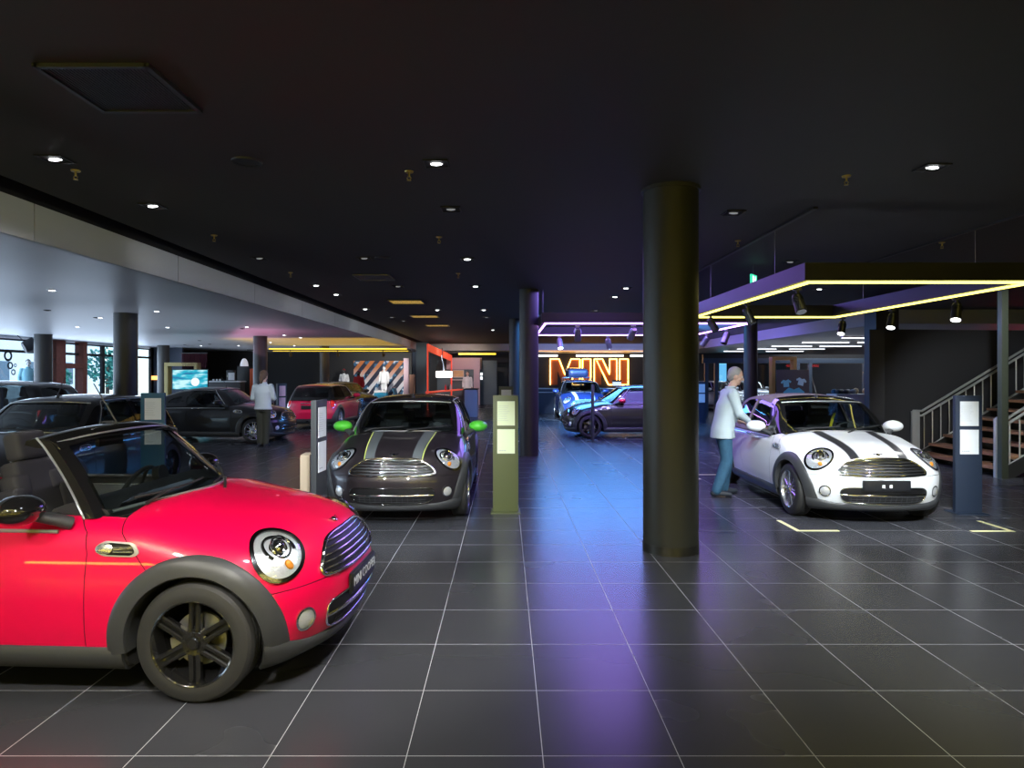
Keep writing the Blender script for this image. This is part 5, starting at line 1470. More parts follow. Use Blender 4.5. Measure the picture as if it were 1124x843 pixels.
# =================================================================== floor marks round the white car's bay
TAPE = mat('tape_pale_yellow', (.85, .80, .42), .5, emit=None)
for x, y, sx, sy, lb in [(3.15, 7.08, 1, 1, 'pale yellow corner mark on the floor left of the white convertible nose'), (5.44, 7.06, -1, 1, 'pale yellow corner mark on the floor right of the white convertible nose'), (3.12, 11.06, 1, -1, 'pale yellow corner mark on the floor behind the man in jeans'), (5.44, 11.06, -1, -1, 'pale yellow corner mark behind the white convertible')]:
    o = single('floor_mark', TAPE, lambda bm: prism(bm, [(-.025*sx, -.025*sy), (.44*sx, -.025*sy), (.44*sx, .025*sy), (.025*sx, .025*sy), (.025*sx, .50*sy), (-.025*sx, .50*sy)], 'Z', .0005, .002), smooth=False)
    o.location = (x, y, 0); tag(o, lb, 'floor mark', 'corner marks on the floor')

# =================================================================== staircase
RAIL = mat('rail_silver', (.55, .57, .55), .35, .6); WOOD = mat('tread_wood', (.30, .155, .08), .45, noise=(14, .6)); STRING = mat('stringer_black', (.02, .02, .02), .5)
sx0, sy0, sy1, rise, run, NS = 8.05, 10.75, 12.95, .172, .285, 17
sc = empty('staircase', (sx0, (sy0+sy1)/2, 0), 0, 'open staircase with wooden treads and silver railings on the right', 'staircase'); hy = (sy1-sy0)/2
for k in range(NS):
    single('tread', WOOD, lambda bm: box(bm, (run*(k+.5), 0, rise*(k+1)-.025), (run+.04, 2*hy-.06, .05), bev=.004), sc)
for s in (-1, 1): single('stringer', STRING, lambda bm: prism(bm, [(-.02, 0), (.25, 0), (run*NS, rise*NS-.30), (run*NS, rise*NS-.02), (.05, .14), (-.02, .10)], 'Y', s*hy-.03, s*hy+.03), sc, smooth=False)
for s in (-1, 1):
    y = s*(hy + .0); h = .95
    r = single('railing', RAIL, lambda bm: (box(bm, (-.0, y, .48), (.10, .05, .97), bev=.006), box(bm, (.08, y, .48), (.05, .04, .97), bev=.004)), sc)
    def rails(bm):
        for dz in (h, h-.09):
            tube(bm, [(-.02, y, dz + .02), (.16, y, dz + .02), (.16 + run*(NS-1), y, dz + .02 + rise*(NS-1))], .024, 8)
        tube(bm, [(.18, y, .20), (.16 + run*(NS-1), y, .20 + rise*(NS-1))], .02, 8)
    single('handrail', RAIL, rails, r)
    for k in range(26):
        x = .20 + k*.165; z0 = .21 + (x-.18)*rise/run; single('baluster', RAIL, lambda bm: cyl(bm, (x, y, z0), (x, y, z0 + h - .28), .011, seg=8), r)
PILL = mat('post_grey_green', (.085, .098, .07), .35, .5)
struct('column_stair_post', PILL, lambda bm: box(bm, (8.04, 10.62, HC/2), (.11, .10, HC), bev=.008))
# red lit strips beyond the stairs
REDE = mat('red_light', (1, .05, .03), .4, emit=(1, .03, .02), estr=3)
for x, w_, lb in [(14.85, .42, 'red lit sign beyond the stairs, left piece'), (15.95, .7, 'red lit sign beyond the stairs, right piece')]:
    o = single('red_sign', REDE, lambda bm: box(bm, (0, 0, 0), (w_, .06, .17)), smooth=False); o.location = (x, 19.8, 2.17); tag(o, lb, 'sign', 'red signs beyond the stairs')
o = single('wall_lamp', mat('globe_lamp', (1, .9, .85), .4, emit=(1, .8, .72), estr=.8), lambda bm: ball(bm, (0, 0, 0), (.09, .09, .11))); o.location = (11.5, 18.9, 1.57); tag(o, 'small round pale lamp seen through the stair railing', 'lamp')
single('stem', STEEL, lambda bm: cyl(bm, (0, 0, -1.56), (0, 0, 0), .012, seg=8), o)

# =================================================================== neon lettering
NEON = mat('neon_orange', (1, .7, .3), .4, emit=(1, .50, .10), estr=9); NGLOW = mat('neon_wall_glow', (.30, .085, .012), .5)
U = .00723
def neon(ch, x0, outline, label, inner=None):
    e = empty('neon_sign_letter', (2.845 + x0*U, 41.905, 1.05), 0, label, 'neon letter', 'orange neon lettering')
    P = [(a*U, 0, b*U) for a, b in outline]
    pts = []
    for a, b in zip(P, P[1:] + P[:1]):
        for t in np.linspace(0, 1, 8, endpoint=False): pts.append(tuple(np.array(a) + (np.array(b)-np.array(a))*t))
    single('tube', NEON, lambda bm: tube(bm, pts, .034, 8, closed=True), e)
    if inner: single('inner_tube', NEON, lambda bm: [tube(bm, [(a*U, -.01, b*U) for a, b in L], .024, 8) for L in inner], e)
    single('glow_panel', NGLOW, lambda bm: prism(bm, [(a*U, b*U) for a, b in outline], 'Y', .06, .09), e, smooth=False)  # panel colour stands for the neon glow on the wall
    return e
neon('M', 0, [(0, 0), (0, 227), (78, 227), (131, 88), (184, 227), (262, 227), (262, 0), (196, 0), (196, 120), (150, 0), (112, 0), (66, 120), (66, 0)], 'orange neon letter M on the dark far wall')
neon('I', 285, [(0, 0), (0, 227), (72, 227), (72, 0)], 'orange neon letter I between the M and the N')
neon('N', 388, [(0, 0), (0, 227), (72, 227), (136, 92), (136, 227), (200, 227), (200, 0), (126, 0), (64, 128), (64, 0)], 'orange neon letter N on the dark far wall', [[(22, 215), (118, 10)]])
neon('I', 613, [(0, 0), (0, 227), (75, 227), (75, 0)], 'last orange neon letter I, nearest the big column')
o = struct('trim_orange_cove', mat('cove_amber', (1, .6, .2), .5, emit=(1, .45, .1), estr=1.6), lambda bm: box(bm, (5.5, 37.70, HW-.02), (10, .05, .03)), smooth=False)
# long low counter under the lettering
ct = empty('counter', (4.2, 29.0, 0), 0, 'long navy counter with white edges behind the blue car', 'counter')
single('front', NAVYW, lambda bm: box(bm, (0, 0, .53), (5.6, .6, 1.06), bev=.01), ct); single('top', CLW, lambda bm: box(bm, (0, 0, 1.08), (5.7, .68, .04)), ct, smooth=False); single('edge_strip', CLW, lambda bm: box(bm, (0, -.32, .92), (5.6, .03, .04)), ct, smooth=False)
mo = empty('monitor', (4.9, 28.95, 1.10), 0, 'small monitor standing on the navy counter', 'monitor')
single('screen', FIXBLK, lambda bm: box(bm, (0, 0, .22), (.42, .03, .27), bev=.005), mo); single('display', mat('screen_pale', (.8, .8, .85), .4, emit=(.8, .85, 1), estr=.6), lambda bm: box(bm, (0, -.017, .19), (.38, .004, .17)), mo, smooth=False); single('stand', FIXBLK, lambda bm: (cyl(bm, (0, .03, 0), (0, .03, .12), .02, seg=8), box(bm, (0, .02, .006), (.2, .16, .012))), mo)

# =================================================================== left bay: screen, portals, coffee bar
def portal(x, y, w_, h, m, label, t=.16, d=.35):
    e = empty('portal_frame', (x, y, 0), 0, label, 'portal frame')
    for s in (-1, 1): single('post', m, lambda bm: box(bm, (s*(w_-t)/2, 0, h/2), (t, d, h), bev=.005), e)
    single('lintel', m, lambda bm: box(bm, (0, 0, h-t/2), (w_-2*t, d, t), bev=.005), e); return e
OCHRE = mat('portal_ochre', (.42, .34, .12), .5); OCHRE2 = mat('portal_orange', (.50, .25, .06), .5)
portal(-14.75, 30.0, 1.5, 2.24, OCHRE, 'ochre yellow portal frame behind the cyan screen')
def screen_mat(name, seed):
    m = bpy.data.materials.new(name); m.use_nodes = True; nt = m.node_tree; b = nt.nodes['Principled BSDF']; N, L = nt.nodes.new, nt.links.new
    tc = N('ShaderNodeTexCoord'); mp = N('ShaderNodeMapping'); mp.inputs['Scale'].default_value = (.8, 1, 3.5); mp.inputs['Location'].default_value = (seed, 0, 0); L(tc.outputs['Object'], mp.inputs[0])
    n = N('ShaderNodeTexNoise'); n.inputs['Scale'].default_value = 1.6; n.inputs['Detail'].default_value = 3; L(mp.outputs[0], n.inputs['Vector'])
    r = N('ShaderNodeValToRGB'); e = r.color_ramp.elements; e[0].position = .38; e[0].color = (0, .16, .34, 1); e[1].position = .62; e[1].color = (.55, .9, .95, 1); k = r.color_ramp.elements.new(.5); k.color = (.0, .45, .60, 1)
    L(n.outputs['Fac'], r.inputs[0])
    gr = N('ShaderNodeTexGradient'); gr.gradient_type = 'SPHERICAL'; mp2 = N('ShaderNodeMapping'); mp2.inputs['Location'].default_value = (-.22*3.6, 0, .10*3.6); mp2.inputs['Scale'].default_value = (3.6, 3.6, 3.6); L(tc.outputs['Object'], mp2.inputs[0]); L(mp2.outputs[0], gr.inputs[0])
    gt = N('ShaderNodeMath'); gt.operation = 'GREATER_THAN'; gt.inputs[1].default_value = .35; L(gr.outputs['Fac'], gt.inputs[0])
    mx = N('ShaderNodeMixRGB'); mx.inputs['Color2'].default_value = (.9, .95, .95, 1); L(gt.outputs[0], mx.inputs[0]); L(r.outputs[0], mx.inputs[1])
    L(mx.outputs[0], b.inputs['Emission Color']); b.inputs['Emission Strength'].default_value = .95; b.inputs['Base Color'].default_value = (.01, .01, .01, 1)
    return m
tv = empty('television', (-13.45, 28.0, 0), 0, 'large cyan screen on a stand before the ochre portal', 'screen')
single('case', FIXBLK, lambda bm: box(bm, (0, .03, 1.48), (1.54, .06, .88), bev=.01), tv); single('stand', FIXBLK, lambda bm: (cyl(bm, (0, .05, 0), (0, .05, 1.1), .04, seg=12), box(bm, (0, .05, .015), (.7, .5, .03))), tv)
p = single('display', screen_mat('screen_cyan', 0), lambda bm: box(bm, (0, 0, 0), (1.48, .006, .82)), tv, smooth=False); p.location = (0, -.004, 1.48)
cb = empty('coffee_bar', (-13.75, 32.2, 0), 0, 'dark coffee bar with a white worktop beside the cyan screen', 'bar counter')
single('body', PLINTH, lambda bm: box(bm, (0, 0, .66), (1.7, .6, 1.32), bev=.01), cb); single('worktop', CLW, lambda bm: box(bm, (0, 0, 1.355), (1.8, .7, .06), bev=.01), cb)
mc = empty('coffee_machine', (-13.45, 32.2, 1.385), 0, 'dark coffee machine with a white menu card on the bar', 'coffee machine')
single('body', CHARC, lambda bm: box(bm, (0, 0, .26), (.34, .36, .52), bev=.02), mc); single('menu_card', PAPER, lambda bm: box(bm, (.08, -.19, .22), (.30, .01, .36)), mc, smooth=False); single('spout', CHROME, lambda bm: tube(bm, [(-.1, -.17, .3), (-.1, -.24, .28), (-.1, -.25, .2)], .015, 8), mc)
for k, lb in enumerate(['white cup on the coffee bar, outermost of the three', 'white cup on the coffee bar, middle one of the three', 'white cup on the coffee bar next to the machine']):
    o = single('cup', CLW, lambda bm: lathe(bm, [(.0, .0), (.035, 0), (.045, .03), (.05, .09), (.044, .09), (.038, .03), (0, .012)], 20, 'Z')); o.location = (-14.25 + .16*k, 32.05, 1.386); tag(o, lb, 'cup', 'cups on the coffee bar')
cab = empty('cabinet', (-13.3, 33.6, 0), 0, 'tall black cabinet with an orange side panel by the column', 'cabinet')
single('body', FIXBLK, lambda bm: box(bm, (0, 0, 1.06), (.62, .6, 2.12), bev=.008), cab); single('orange_panel', mat('orange_panel', (.62, .09, .015), .45), lambda bm: box(bm, (.50, -.05, 1.0), (.36, .5, 2.0), bev=.008), cab)
def shade_(bm): lathe(bm, [(.20, 0), (.195, .08), (.16, .24), (.10, .36), (.04, .40), (.035, .385), (.09, .345), (.15, .23), (.185, .08), (.19, 0), (.20, 0)], 32, 'Z')
wl = single('table_lamp', mat('lamp_shade_white', (.75, .75, .8), .5, emit=(.9, .9, 1), estr=.35), shade_); wl.location = (-13.35, 33.55, 2.12); tag(wl, 'white bell-shaped lamp on top of the tall black cabinet', 'lamp')
ob = single('neon_reflection', mat('orange_reflection', (1, .5, .2), .4, emit=(1, .42, .10), estr=2.2), lambda bm: box(bm, (0, 0, 0), (.42, .08, .20), bev=.006)); ob.location = (-17.85 + .05, 33.4, 1.53); tag(ob, 'small orange glow for the neon reflection, on the navy wall by the glass front', 'painted reflection')  # glowing box imitates the neon lettering reflected in the glass
sg = empty('string_curtain', (-13.75, 29.0, 2.62), 0, 'dark red hanging strings above the cyan screen', 'string curtain')
single('bar', FIXBLK, lambda bm: box(bm, (0, 0, .02), (1.2, .05, .04)), sg, smooth=False); single('strings', mat('string_red', (.10, .01, .03), .8), lambda bm: [cyl(bm, (-.55 + .055*k, .01*math.sin(k*2.3), -.45 - .25*abs(math.sin(k*1.7))), (-.55 + .055*k, 0, 0), .008, seg=6) for k in range(21)], sg)['kind'] = 'stuff'
# round graphics on the glass front and the black hanging lamp
RING = mat('graphic_black', (.01, .012, .018), .6)
for (px, py, r, lb) in [(9.5, 390.5, .20, 'largest black wheel ring graphic on the glass front'), (11.8, 401.2, .135, 'second black wheel ring graphic, under the largest'), (17.4, 401, .07, 'tiny black ring graphic right of the others'), (15.3, 408.5, .11, 'lowest black wheel ring graphic on the glass front')]:
    Y = -17.90*721/(px-555); Z = EYE - (py-CY)/FPX*Y
    o = single('window_graphic', RING, lambda bm: lathe(bm, [(r*.58, -.004), (r, -.004), (r, .004), (r*.58, .004), (r*.58, -.004)], 32, 'X')); o.location = (-17.92, Y, Z); tag(o, lb, 'window graphic', 'ring graphics on the glass')
hl = empty('hanging_lamp', (-16.9, 23.3, 2.62), 0, 'black drum lamp hanging tilted by the glass front', 'hanging lamp')
single('drum', RING, lambda bm: cyl(bm, (-.1, -.12, .02), (.12, .12, .16), .20, .26, 24), hl); single('arm', RING, lambda bm: (tube(bm, [(0, 0, .1), (-.2, -.3, .45)], .012, 6), tube(bm, [(.0, .1, .05), (.3, .5, -.35), (.45, .7, -.36)], .012, 6)), hl)
# =================================================================== mural and lounge niche
def mural_mat():
    m = bpy.data.materials.new('mural_print'); m.use_nodes = True; nt = m.node_tree; b = nt.nodes['Principled BSDF']; N, L = nt.nodes.new, nt.links.new
    tc = N('ShaderNodeTexCoord'); sp = N('ShaderNodeSeparateXYZ'); L(tc.outputs['Object'], sp.inputs[0])
    a = N('ShaderNodeMath'); a.operation = 'MULTIPLY_ADD'; a.inputs[1].default_value = -.80; L(sp.outputs['Z'], a.inputs[0]); L(sp.outputs['X'], a.inputs[2])
    d = N('ShaderNodeMath'); d.operation = 'MULTIPLY'; d.inputs[1].default_value = 1.75; L(a.outputs[0], d.inputs[0]); f = N('ShaderNodeMath'); f.operation = 'FRACT'; L(d.outputs[0], f.inputs[0])
    g = N('ShaderNodeMath'); g.operation = 'GREATER_THAN'; g.inputs[1].default_value = .52; L(f.outputs[0], g.inputs[0])
    r = N('ShaderNodeValToRGB'); e = r.color_ramp.elements; e[0].position = .30; e[0].color = (.80, .82, .88, 1); e[1].position = .85; e[1].color = (.62, .20, .05, 1)
    mr = N('ShaderNodeMapRange'); mr.inputs['From Min'].default_value = -.9; mr.inputs['From Max'].default_value = .95; L(sp.outputs['Z'], mr.inputs['Value']); L(mr.outputs[0], r.inputs[0])
    n = N('ShaderNodeTexNoise'); n.inputs['Scale'].default_value = 2.6; n.inputs['Detail'].default_value = 1; L(tc.outputs['Object'], n.inputs['Vector'])
    r2 = N('ShaderNodeValToRGB'); r2.color_ramp.interpolation = 'CONSTANT'; q = r2.color_ramp.elements; q[0].color = (.015, .02, .05, 1); q[1].position = .56; q[1].color = (.04, .15, .30, 1); r2.color_ramp.elements.new(.66).color = (.7, .74, .8, 1)
    L(n.outputs['Fac'], r2.inputs[0])
    mx = N('ShaderNodeMixRGB'); L(g.outputs[0], mx.inputs[0]); L(r2.outputs[0], mx.inputs[1]); L(r.outputs[0], mx.inputs[2]); L(mx.outputs[0], b.inputs['Base Color']); b.inputs['Roughness'].default_value = .6
    return m
mu = single('mural_picture', mural_mat(), lambda bm: box(bm, (0, 0, 0), (3.1, .04, 2.1)), smooth=False); mu.location = (-7.35, 38.475, 1.45); tag(mu, 'striped orange, white and navy mural on the dark back wall', 'mural')
# scooter before the mural
scm = mat('scooter_cyan', (.03, .32, .55), .3, coat=.6)
sco = empty('scooter', (-6.35, 35.2, 0), -.2, 'white and cyan motor scooter standing before the mural', 'scooter')
single('body', scm, lambda bm: (soft_box(bm, (-.35, 0, .55), (.75, .30, .36), bev=.12), soft_box(bm, (.15, 0, .28), (.7, .30, .10), bev=.04), soft_box(bm, (.50, 0, .60), (.10, .42, .75), Matrix.Rotation(-.3, 4, 'Y'), .04)), sco, 60)
single('saddle', CLW, lambda bm: soft_box(bm, (-.35, 0, .78), (.70, .28, .12), bev=.05), sco, 60); single('handlebar', CHROME, lambda bm: tube(bm, [(.36, -.33, 1.02), (.42, 0, 1.0), (.36, .33, 1.02)], .018, 8), sco)
for x in (-.55, .62): single('wheel', RUBBER, lambda bm: tube(bm, [(x + .20*math.cos(t), 0, .24 + .20*math.sin(t)) for t in np.linspace(0, 2*PI, 28, endpoint=False)], .045, 8, closed=True), sco)
struct('column_niche', TEALW, lambda bm: box(bm, (-4.57, 36.2, HC/2), (.66, .5, HC)), smooth=False)
PINKB = mat('board_salmon', (.50, .27, .18), .6)
o = single('partition_panel', PINKW, lambda bm: box(bm, (0, 0, 1.3), (.28, .12, 2.6), bev=.006)); o.location = (-5.44, 36.0, 0); tag(o, 'mauve upright panel at the right end of the mural', 'panel')
o = single('partition_panel', PINKB, lambda bm: box(bm, (0, 0, .85), (.30, .12, 1.7), bev=.006)); o.location = (-5.10, 35.9, 0); tag(o, 'low salmon board beside the mauve upright panel', 'panel')
REDF = mat('frame_coral', (.75, .07, .04), .45, emit=(1, .10, .05), estr=.5)
nf = empty('lounge_frame', (-3.4, 34, 0), 0, 'coral red sloping frame around the lounge niche', 'lounge frame')
Pn, Pf = (-3.68, 31.0, 3.16), (-3.05, 37.0, 2.75)
def rel(p): return (p[0] + 3.4, p[1] - 34, p[2])
def beamq(a, b, w_, h):
    def B(bm):
        A, Bq = Vector(rel(a)), Vector(rel(b)); d = (Bq-A).normalized(); s = Vector((0, 0, 1)); u = d.cross(s)
        if u.length < .1: u = Vector((1, 0, 0)); s = Vector((0, 1, 0))
        u.normalize(); v = u.cross(d)
        q = [[bm.verts.new(p + u*i*w_/2 + v*j*h/2) for i, j in ((-1, -1), (1, -1), (1, 1), (-1, 1))] for p in (A, Bq)]
        for i in range(4): bm.faces.new((q[0][i], q[0][(i+1) % 4], q[1][(i+1) % 4], q[1][i]))
        bm.faces.new(q[0][::-1]); bm.faces.new(q[1])
    return B
single('post', REDF, beamq((Pn[0], Pn[1], 0), (Pn[0], Pn[1], 3.14), .07, .07), nf, smooth=False); single('post', REDF, beamq((Pf[0], Pf[1], 0), (Pf[0], Pf[1], 2.70), .07, .07), nf, smooth=False)
single('canopy', REDF, beamq((Pn[0], Pn[1]+.04, 2.98), (Pf[0], Pf[1], 2.62), .05, .34), nf, smooth=False); single('sill', REDF, beamq((Pn[0]+.04, Pn[1], .86), (Pf[0]+.5, Pf[1]-.1, .86), .30, .06), nf, smooth=False)
pd = empty('pendant_lamp', (-3.14, 33.5, 1.55), 0, 'bright white drum pendant lamp in the lounge niche', 'pendant lamp')
single('shade', mat('pendant_white', (1, 1, 1), .5, emit=(1, .93, .86), estr=3), lambda bm: lathe(bm, [(.0, .02), (.40, .0), (.42, .03), (.42, .28), (.40, .32), (0, .33)], 36, 'Z'), pd); single('cord', CHROME, lambda bm: tube(bm, [(0, 0, .32), (-.02, 0, .7), (-.10, 0, .95), (-.12, 0, 1.5)], .03, 8), pd)
struct('wall_niche', TEALW, lambda bm: box(bm, (-2.2, 37.45, 1.25), (3.4, .12, 2.5)), smooth=False)
struct('wall_niche_header', PINKW, lambda bm: box(bm, (-2.35, 37.3, 2.32), (2.0, .12, .66)), smooth=False)
struct('wall_niche_pier', PINKW, lambda bm: box(bm, (-1.62, 36.9, 1.3), (.34, .3, 2.6)), smooth=False)
pc = empty('picture', (-2.68, 37.36, 1.74), 0, 'framed picture of pale peaks on the teal niche wall', 'picture')
single('frame', CLW, lambda bm: box(bm, (0, 0, 0), (.62, .03, .42)), pc, smooth=False); single('canvas', mat('picture_ochre', (.42, .28, .14), .6, noise=(3, 2.5)), lambda bm: box(bm, (0, -.016, .01), (.58, .008, .36)), pc, smooth=False)
sh = single('wall_shelf', CLW, lambda bm: box(bm, (0, 0, 0), (.75, .2, .05))); sh.location = (-2.68, 37.25, 1.40); tag(sh, 'white shelf under the framed picture in the niche', 'shelf')
for k, (x, c, lb) in enumerate([(-3.35, CLR, 'red bottle on the coral sill in the niche'), (-3.2, FIXBLK, 'black bottle on the coral sill in the niche'), (-3.05, CLW, 'white bottle on the coral sill in the niche')]):
    o = single('bottle', c, lambda bm: lathe(bm, [(0, 0), (.045, 0), (.05, .02), (.05, .17), (.02, .24), (.018, .30), (0, .30)], 16, 'Z')); o.location = (-3.10 + .092*k, 33.9 + .5*k, .895); tag(o, lb, 'bottle', 'bottles in the niche')
dk = empty('reception_desk', (-1.39, 26.9, 0), 0, 'mauve reception desk at the mouth of the dark passage', 'desk')
single('body', PINKW, lambda bm: box(bm, (0, 0, .54), (.50, 1.4, 1.08), bev=.01), dk); single('top', PLINTH, lambda bm: box(bm, (0, 0, 1.1), (.56, 1.46, .04), bev=.005), dk)
struct('door_1', mat('door_olive_black', (.030, .036, .024), .5), lambda bm: (box(bm, (-.4, 41.96, 1.2), (1.05, .1, 2.4), bev=.01)), smooth=False)
for z, lb in ((1.72, 'upper small white wall light by the dark passage'), (1.50, 'lower small white wall light by the dark passage')):
    o = single('wall_light', mat('wall_light_white', (1, 1, 1), .4, emit=(.9, .95, 1), estr=2), lambda bm: box(bm, (0, 0, 0), (.12, .05, .14))); o.location = (-1.36, 36.9, z + .0); tag(o, lb, 'wall light', 'small wall lights by the passage')

# =================================================================== right back room behind its glass partition
PARTB = mat('partition_blue_black', (.03, .045, .07), .4); ROOMG = glassmat('partition_glass', (.85, .9, .95), .04)
pt = empty('glass_partition', (11.6, 27.0, 0), 0, 'dark blue framed glass partition behind the white convertible', 'partition')
for x in (8.25, 8.65, 10.05, 12.0, 12.5, 14.75, 15.1): single('post', PARTB, lambda bm: box(bm, (x-11.6, 0, 1.17), (.14, .14, 2.34), bev=.004), pt)
single('header', PARTB, lambda bm: box(bm, (0, 0, 2.26), (7.0, .16, .20), bev=.004), pt); single('top_band', FIXBLK, lambda bm: box(bm, (0, 0, 2.44), (7.0, .14, .16)), pt, smooth=False)
for a, b in ((8.65, 10.05), (10.05, 12.0), (12.5, 14.75)): single('pane', ROOMG, lambda bm: box(bm, ((a+b)/2-11.6, 0, 1.06), (b-a-.15, .012, 2.1)), pt, smooth=False)
SKYW = mat('lit_window_blue', (.2, .5, .7), .4, emit=(.16, .55, .85), estr=1.1)
for n_, (px0, px1) in enumerate([(823, 830), (844, 850), (908, 913), (933, 938), (789, 798)]):
    x0, x1 = (px0-555)/721*41.9, (px1-555)/721*41.9
    w_ = struct(f'window_{20+n_}', SKYW, lambda bm: box(bm, ((x0+x1)/2, 41.96, 1.75), (x1-x0, .05, 1.35)), smooth=False)
    single('frame', FIXBLK, lambda bm: [box(bm, (x, 41.93, 1.75), (.05, .07, 1.4)) for x in (x0, x1)] + [box(bm, ((x0+x1)/2, 41.93, z), (x1-x0, .07, .05)) for z in (1.07, 2.43)], w_, smooth=False)
portal(10.72, 25.4, .95, 2.38, OCHRE2, 'orange-ochre portal frame behind the white convertible roof', .13, .3)
ps = empty('poster_stand', (10.75, 24.6, 0), 0, 'dark mauve board showing pale blue shirts before the orange portal', 'display board')
single('board', mat('board_mauve', (.075, .05, .06), .6), lambda bm: box(bm, (0, 0, .95), (1.2, .06, 1.85), bev=.005), ps)
def tee(bm, x, z, s, tilt):
    P = [(-.11, -.14), (.11, -.14), (.11, .05), (.17, .0), (.21, .06), (.10, .15), (.04, .13), (0, .11), (-.04, .13), (-.10, .15), (-.21, .06), (-.17, .0), (-.11, .05)]
    c, q = math.cos(tilt), math.sin(tilt); prism(bm, [(x + s*(a*c - b*q), z + s*(a*q + b*c)) for a, b in P], 'Y', -.045, -.031)
for x, z, s, t, m_, in [(-.26, 1.36, .95, .1, CLC), (.30, 1.42, .95, -.25, mat('cloth_pale', (.5, .62, .72), .7)), (.03, .92, 1.9, 0, mat('cloth_blue', (.12, .42, .6), .7))]: single('shirt', m_, lambda bm: tee(bm, x, z, s, t), ps, smooth=False)
wc = empty('counter', (11.1, 20.6, 0), 0, 'white display counter with two tan globes left of the black screen wall', 'counter')
single('body', CLW, lambda bm: box(bm, (-.1, 0, .52), (1.5, .6, 1.04), bev=.01), wc); single('top', CLW, lambda bm: box(bm, (-.1, 0, 1.06), (1.56, .66, .04), bev=.006), wc)
TAN = mat('tan_globe', (.55, .38, .22), .6)
for x, lb in ((10.98, 'tan ball on the white counter, the one farther from the black screen wall'), (11.28, 'tan ball on the white counter, the one next to the black screen wall')):
    o = single('globe', TAN, lambda bm: ball(bm, (0, 0, .095), (.085, .085, .095))); o.location = (x, 20.6, 1.08); tag(o, lb, 'ball', 'tan balls on the white counter')
for k in range(6):
    o = single('folded_cap', [CHARC, PLINTH, CLG, STBLU, CHARC, CLG][k], lambda bm: (ball(bm, (0, 0, .075), (.095, .085, .075), 16, 8), box(bm, (0, -.10, .012), (.13, .10, .012), bev=.004))); o.location = (10.36 + .22*(k % 3), 20.42 + (.30 if k >= 3 else 0), 1.083); tag(o, 'dark cap lying among others on the white counter', 'cap', 'caps on the white counter')

# added yellow bands behind the camera, unseen, placed to mirror in the red car's side
BAND = mat('band_yellow', (1, .85, .1), .4, emit=(1.0, .80, .08), estr=11)
for k, (x0, x1) in enumerate([(-15, -11.2), (-10.6, -6.8), (-6.2, -2.4), (-1.8, 2.0), (2.6, 6.4), (7.0, 10.8)]):
    o = single('added_wall_band', BAND, lambda bm: box(bm, (0, 0, 0), (x1-x0, .05, .24), bev=.004)); o.location = ((x0+x1)/2, -5.975, 1.05); tag(o, 'added yellow glowing band on the dark front wall', 'wall light', 'added yellow bands on the front wall')
o = single('added_wall_line', BAND, lambda bm: box(bm, (0, 0, 0), (22, .05, .06))); o.location = (-3, -5.975, 3.2); tag(o, 'added thin yellow light line along the top of the dark front wall', 'wall light')  # added upper line, unseen, for a second streak on the red door
# =================================================================== light of the place, plus added fill lamps
# spots on the cars (track lights over the front of the hall, behind the camera too)
WARM = (1.0, .96, .90); COOL = (.86, .93, 1.0); DAY = (.62, .78, 1.0); YL = (1, .86, .28)
def dim(o, s): o.data.specular_factor = s; return o
spot((-1.0, 1.2, 2.55), (-1.3, 3.9, .6), 310, WARM, 74, .7, .06)
spot((-2.7, 1.2, 2.55), (-2.4, 3.9, .6), 150, WARM, 74, .7, .06)
spot((.6, 3.2, 3.4), (-1.0, 4.1, .6), 260, WARM, 50, .7, .06)
spot((-.4, 2.4, 3.4), (-1.2, 7.4, .6), 1100, COOL, 36, .6, .06)
spot((-2.2, 4.9, 3.4), (-1.3, 7.4, .7), 420, COOL, 50, .6, .06)
spot((2.4, 3.2, 3.4), (4.2, 7.8, .6), 1700, COOL, 36, .6, .06)
spot((5.4, 4.2, 3.4), (4.2, 8.0, .6), 600, COOL, 42, .6, .06)
spot((1.9, 5.6, 3.4), (3.3, 9.2, 1.0), 420, COOL, 40, .6, .06)
spot((-3.8, 5.2, 3.4), (-5.8, 8.2, .9), 160, COOL, 55, .6, .06)
spot((-3.9, 12.6, 3.4), (-5.8, 15.8, 1.0), 330, COOL, 50, .6, .06)
spot((-3.9, 17.5, 3.4), (-5.7, 20.8, .9), 420, COOL, 50, .6, .06)
spot((-6.3, 33.0, 2.8), (-7.3, 38.2, 1.3), 700, WARM, 70, .7, .08)
spot((6.3, 8.2, 3.4), (9.0, 11.6, .9), 700, COOL, 55, .6, .06)  # added spot without a fixture, brightens the stairs
spot((-2.4, 33.5, 3.3), (-2.6, 37.3, 1.6), 260, (1, .8, .75), 70, .6, .06)  # added spot without a fixture, brightens the lounge niche
# blue and violet wash of the centre bay
arealight((2.7, 14.6, 3.40), (2.7, 14.6, 0), 250, (.32, .22, 1), 4.0, 3.4)
arealight((3.0, 20.8, 3.40), (3.0, 20.8, 0), 620, (.10, .38, 1), 3.8, 4.2)
arealight((1.9, 10.6, 3.40), (1.9, 10.6, 0), 60, (.38, .20, 1), 1.6, 2.4)
spot((.9, 20.6, 3.3), (2.6, 24.3, 1.0), 4200, (.50, .70, 1), 40, .6, .08)
spot((2.6, 13.4, 3.3), (3.4, 17.6, .7), 260, (.6, .7, 1), 50, .6, .08)
dim(arealight((8.9, 28, 2.95), (10.25, 28, 3.27), 70, (.24, .18, 1), 10, .2), 0)
dim(arealight((5.0, 36.3, 2.9), (5.0, 37.7, 3.3), 40, (.35, .40, 1), 8, .2), 0)
dim(arealight((-7.8, 27.8, 2.45), (-7.8, 27.9, 3.07), 70, (1, .58, .06), 6, 6), 0)
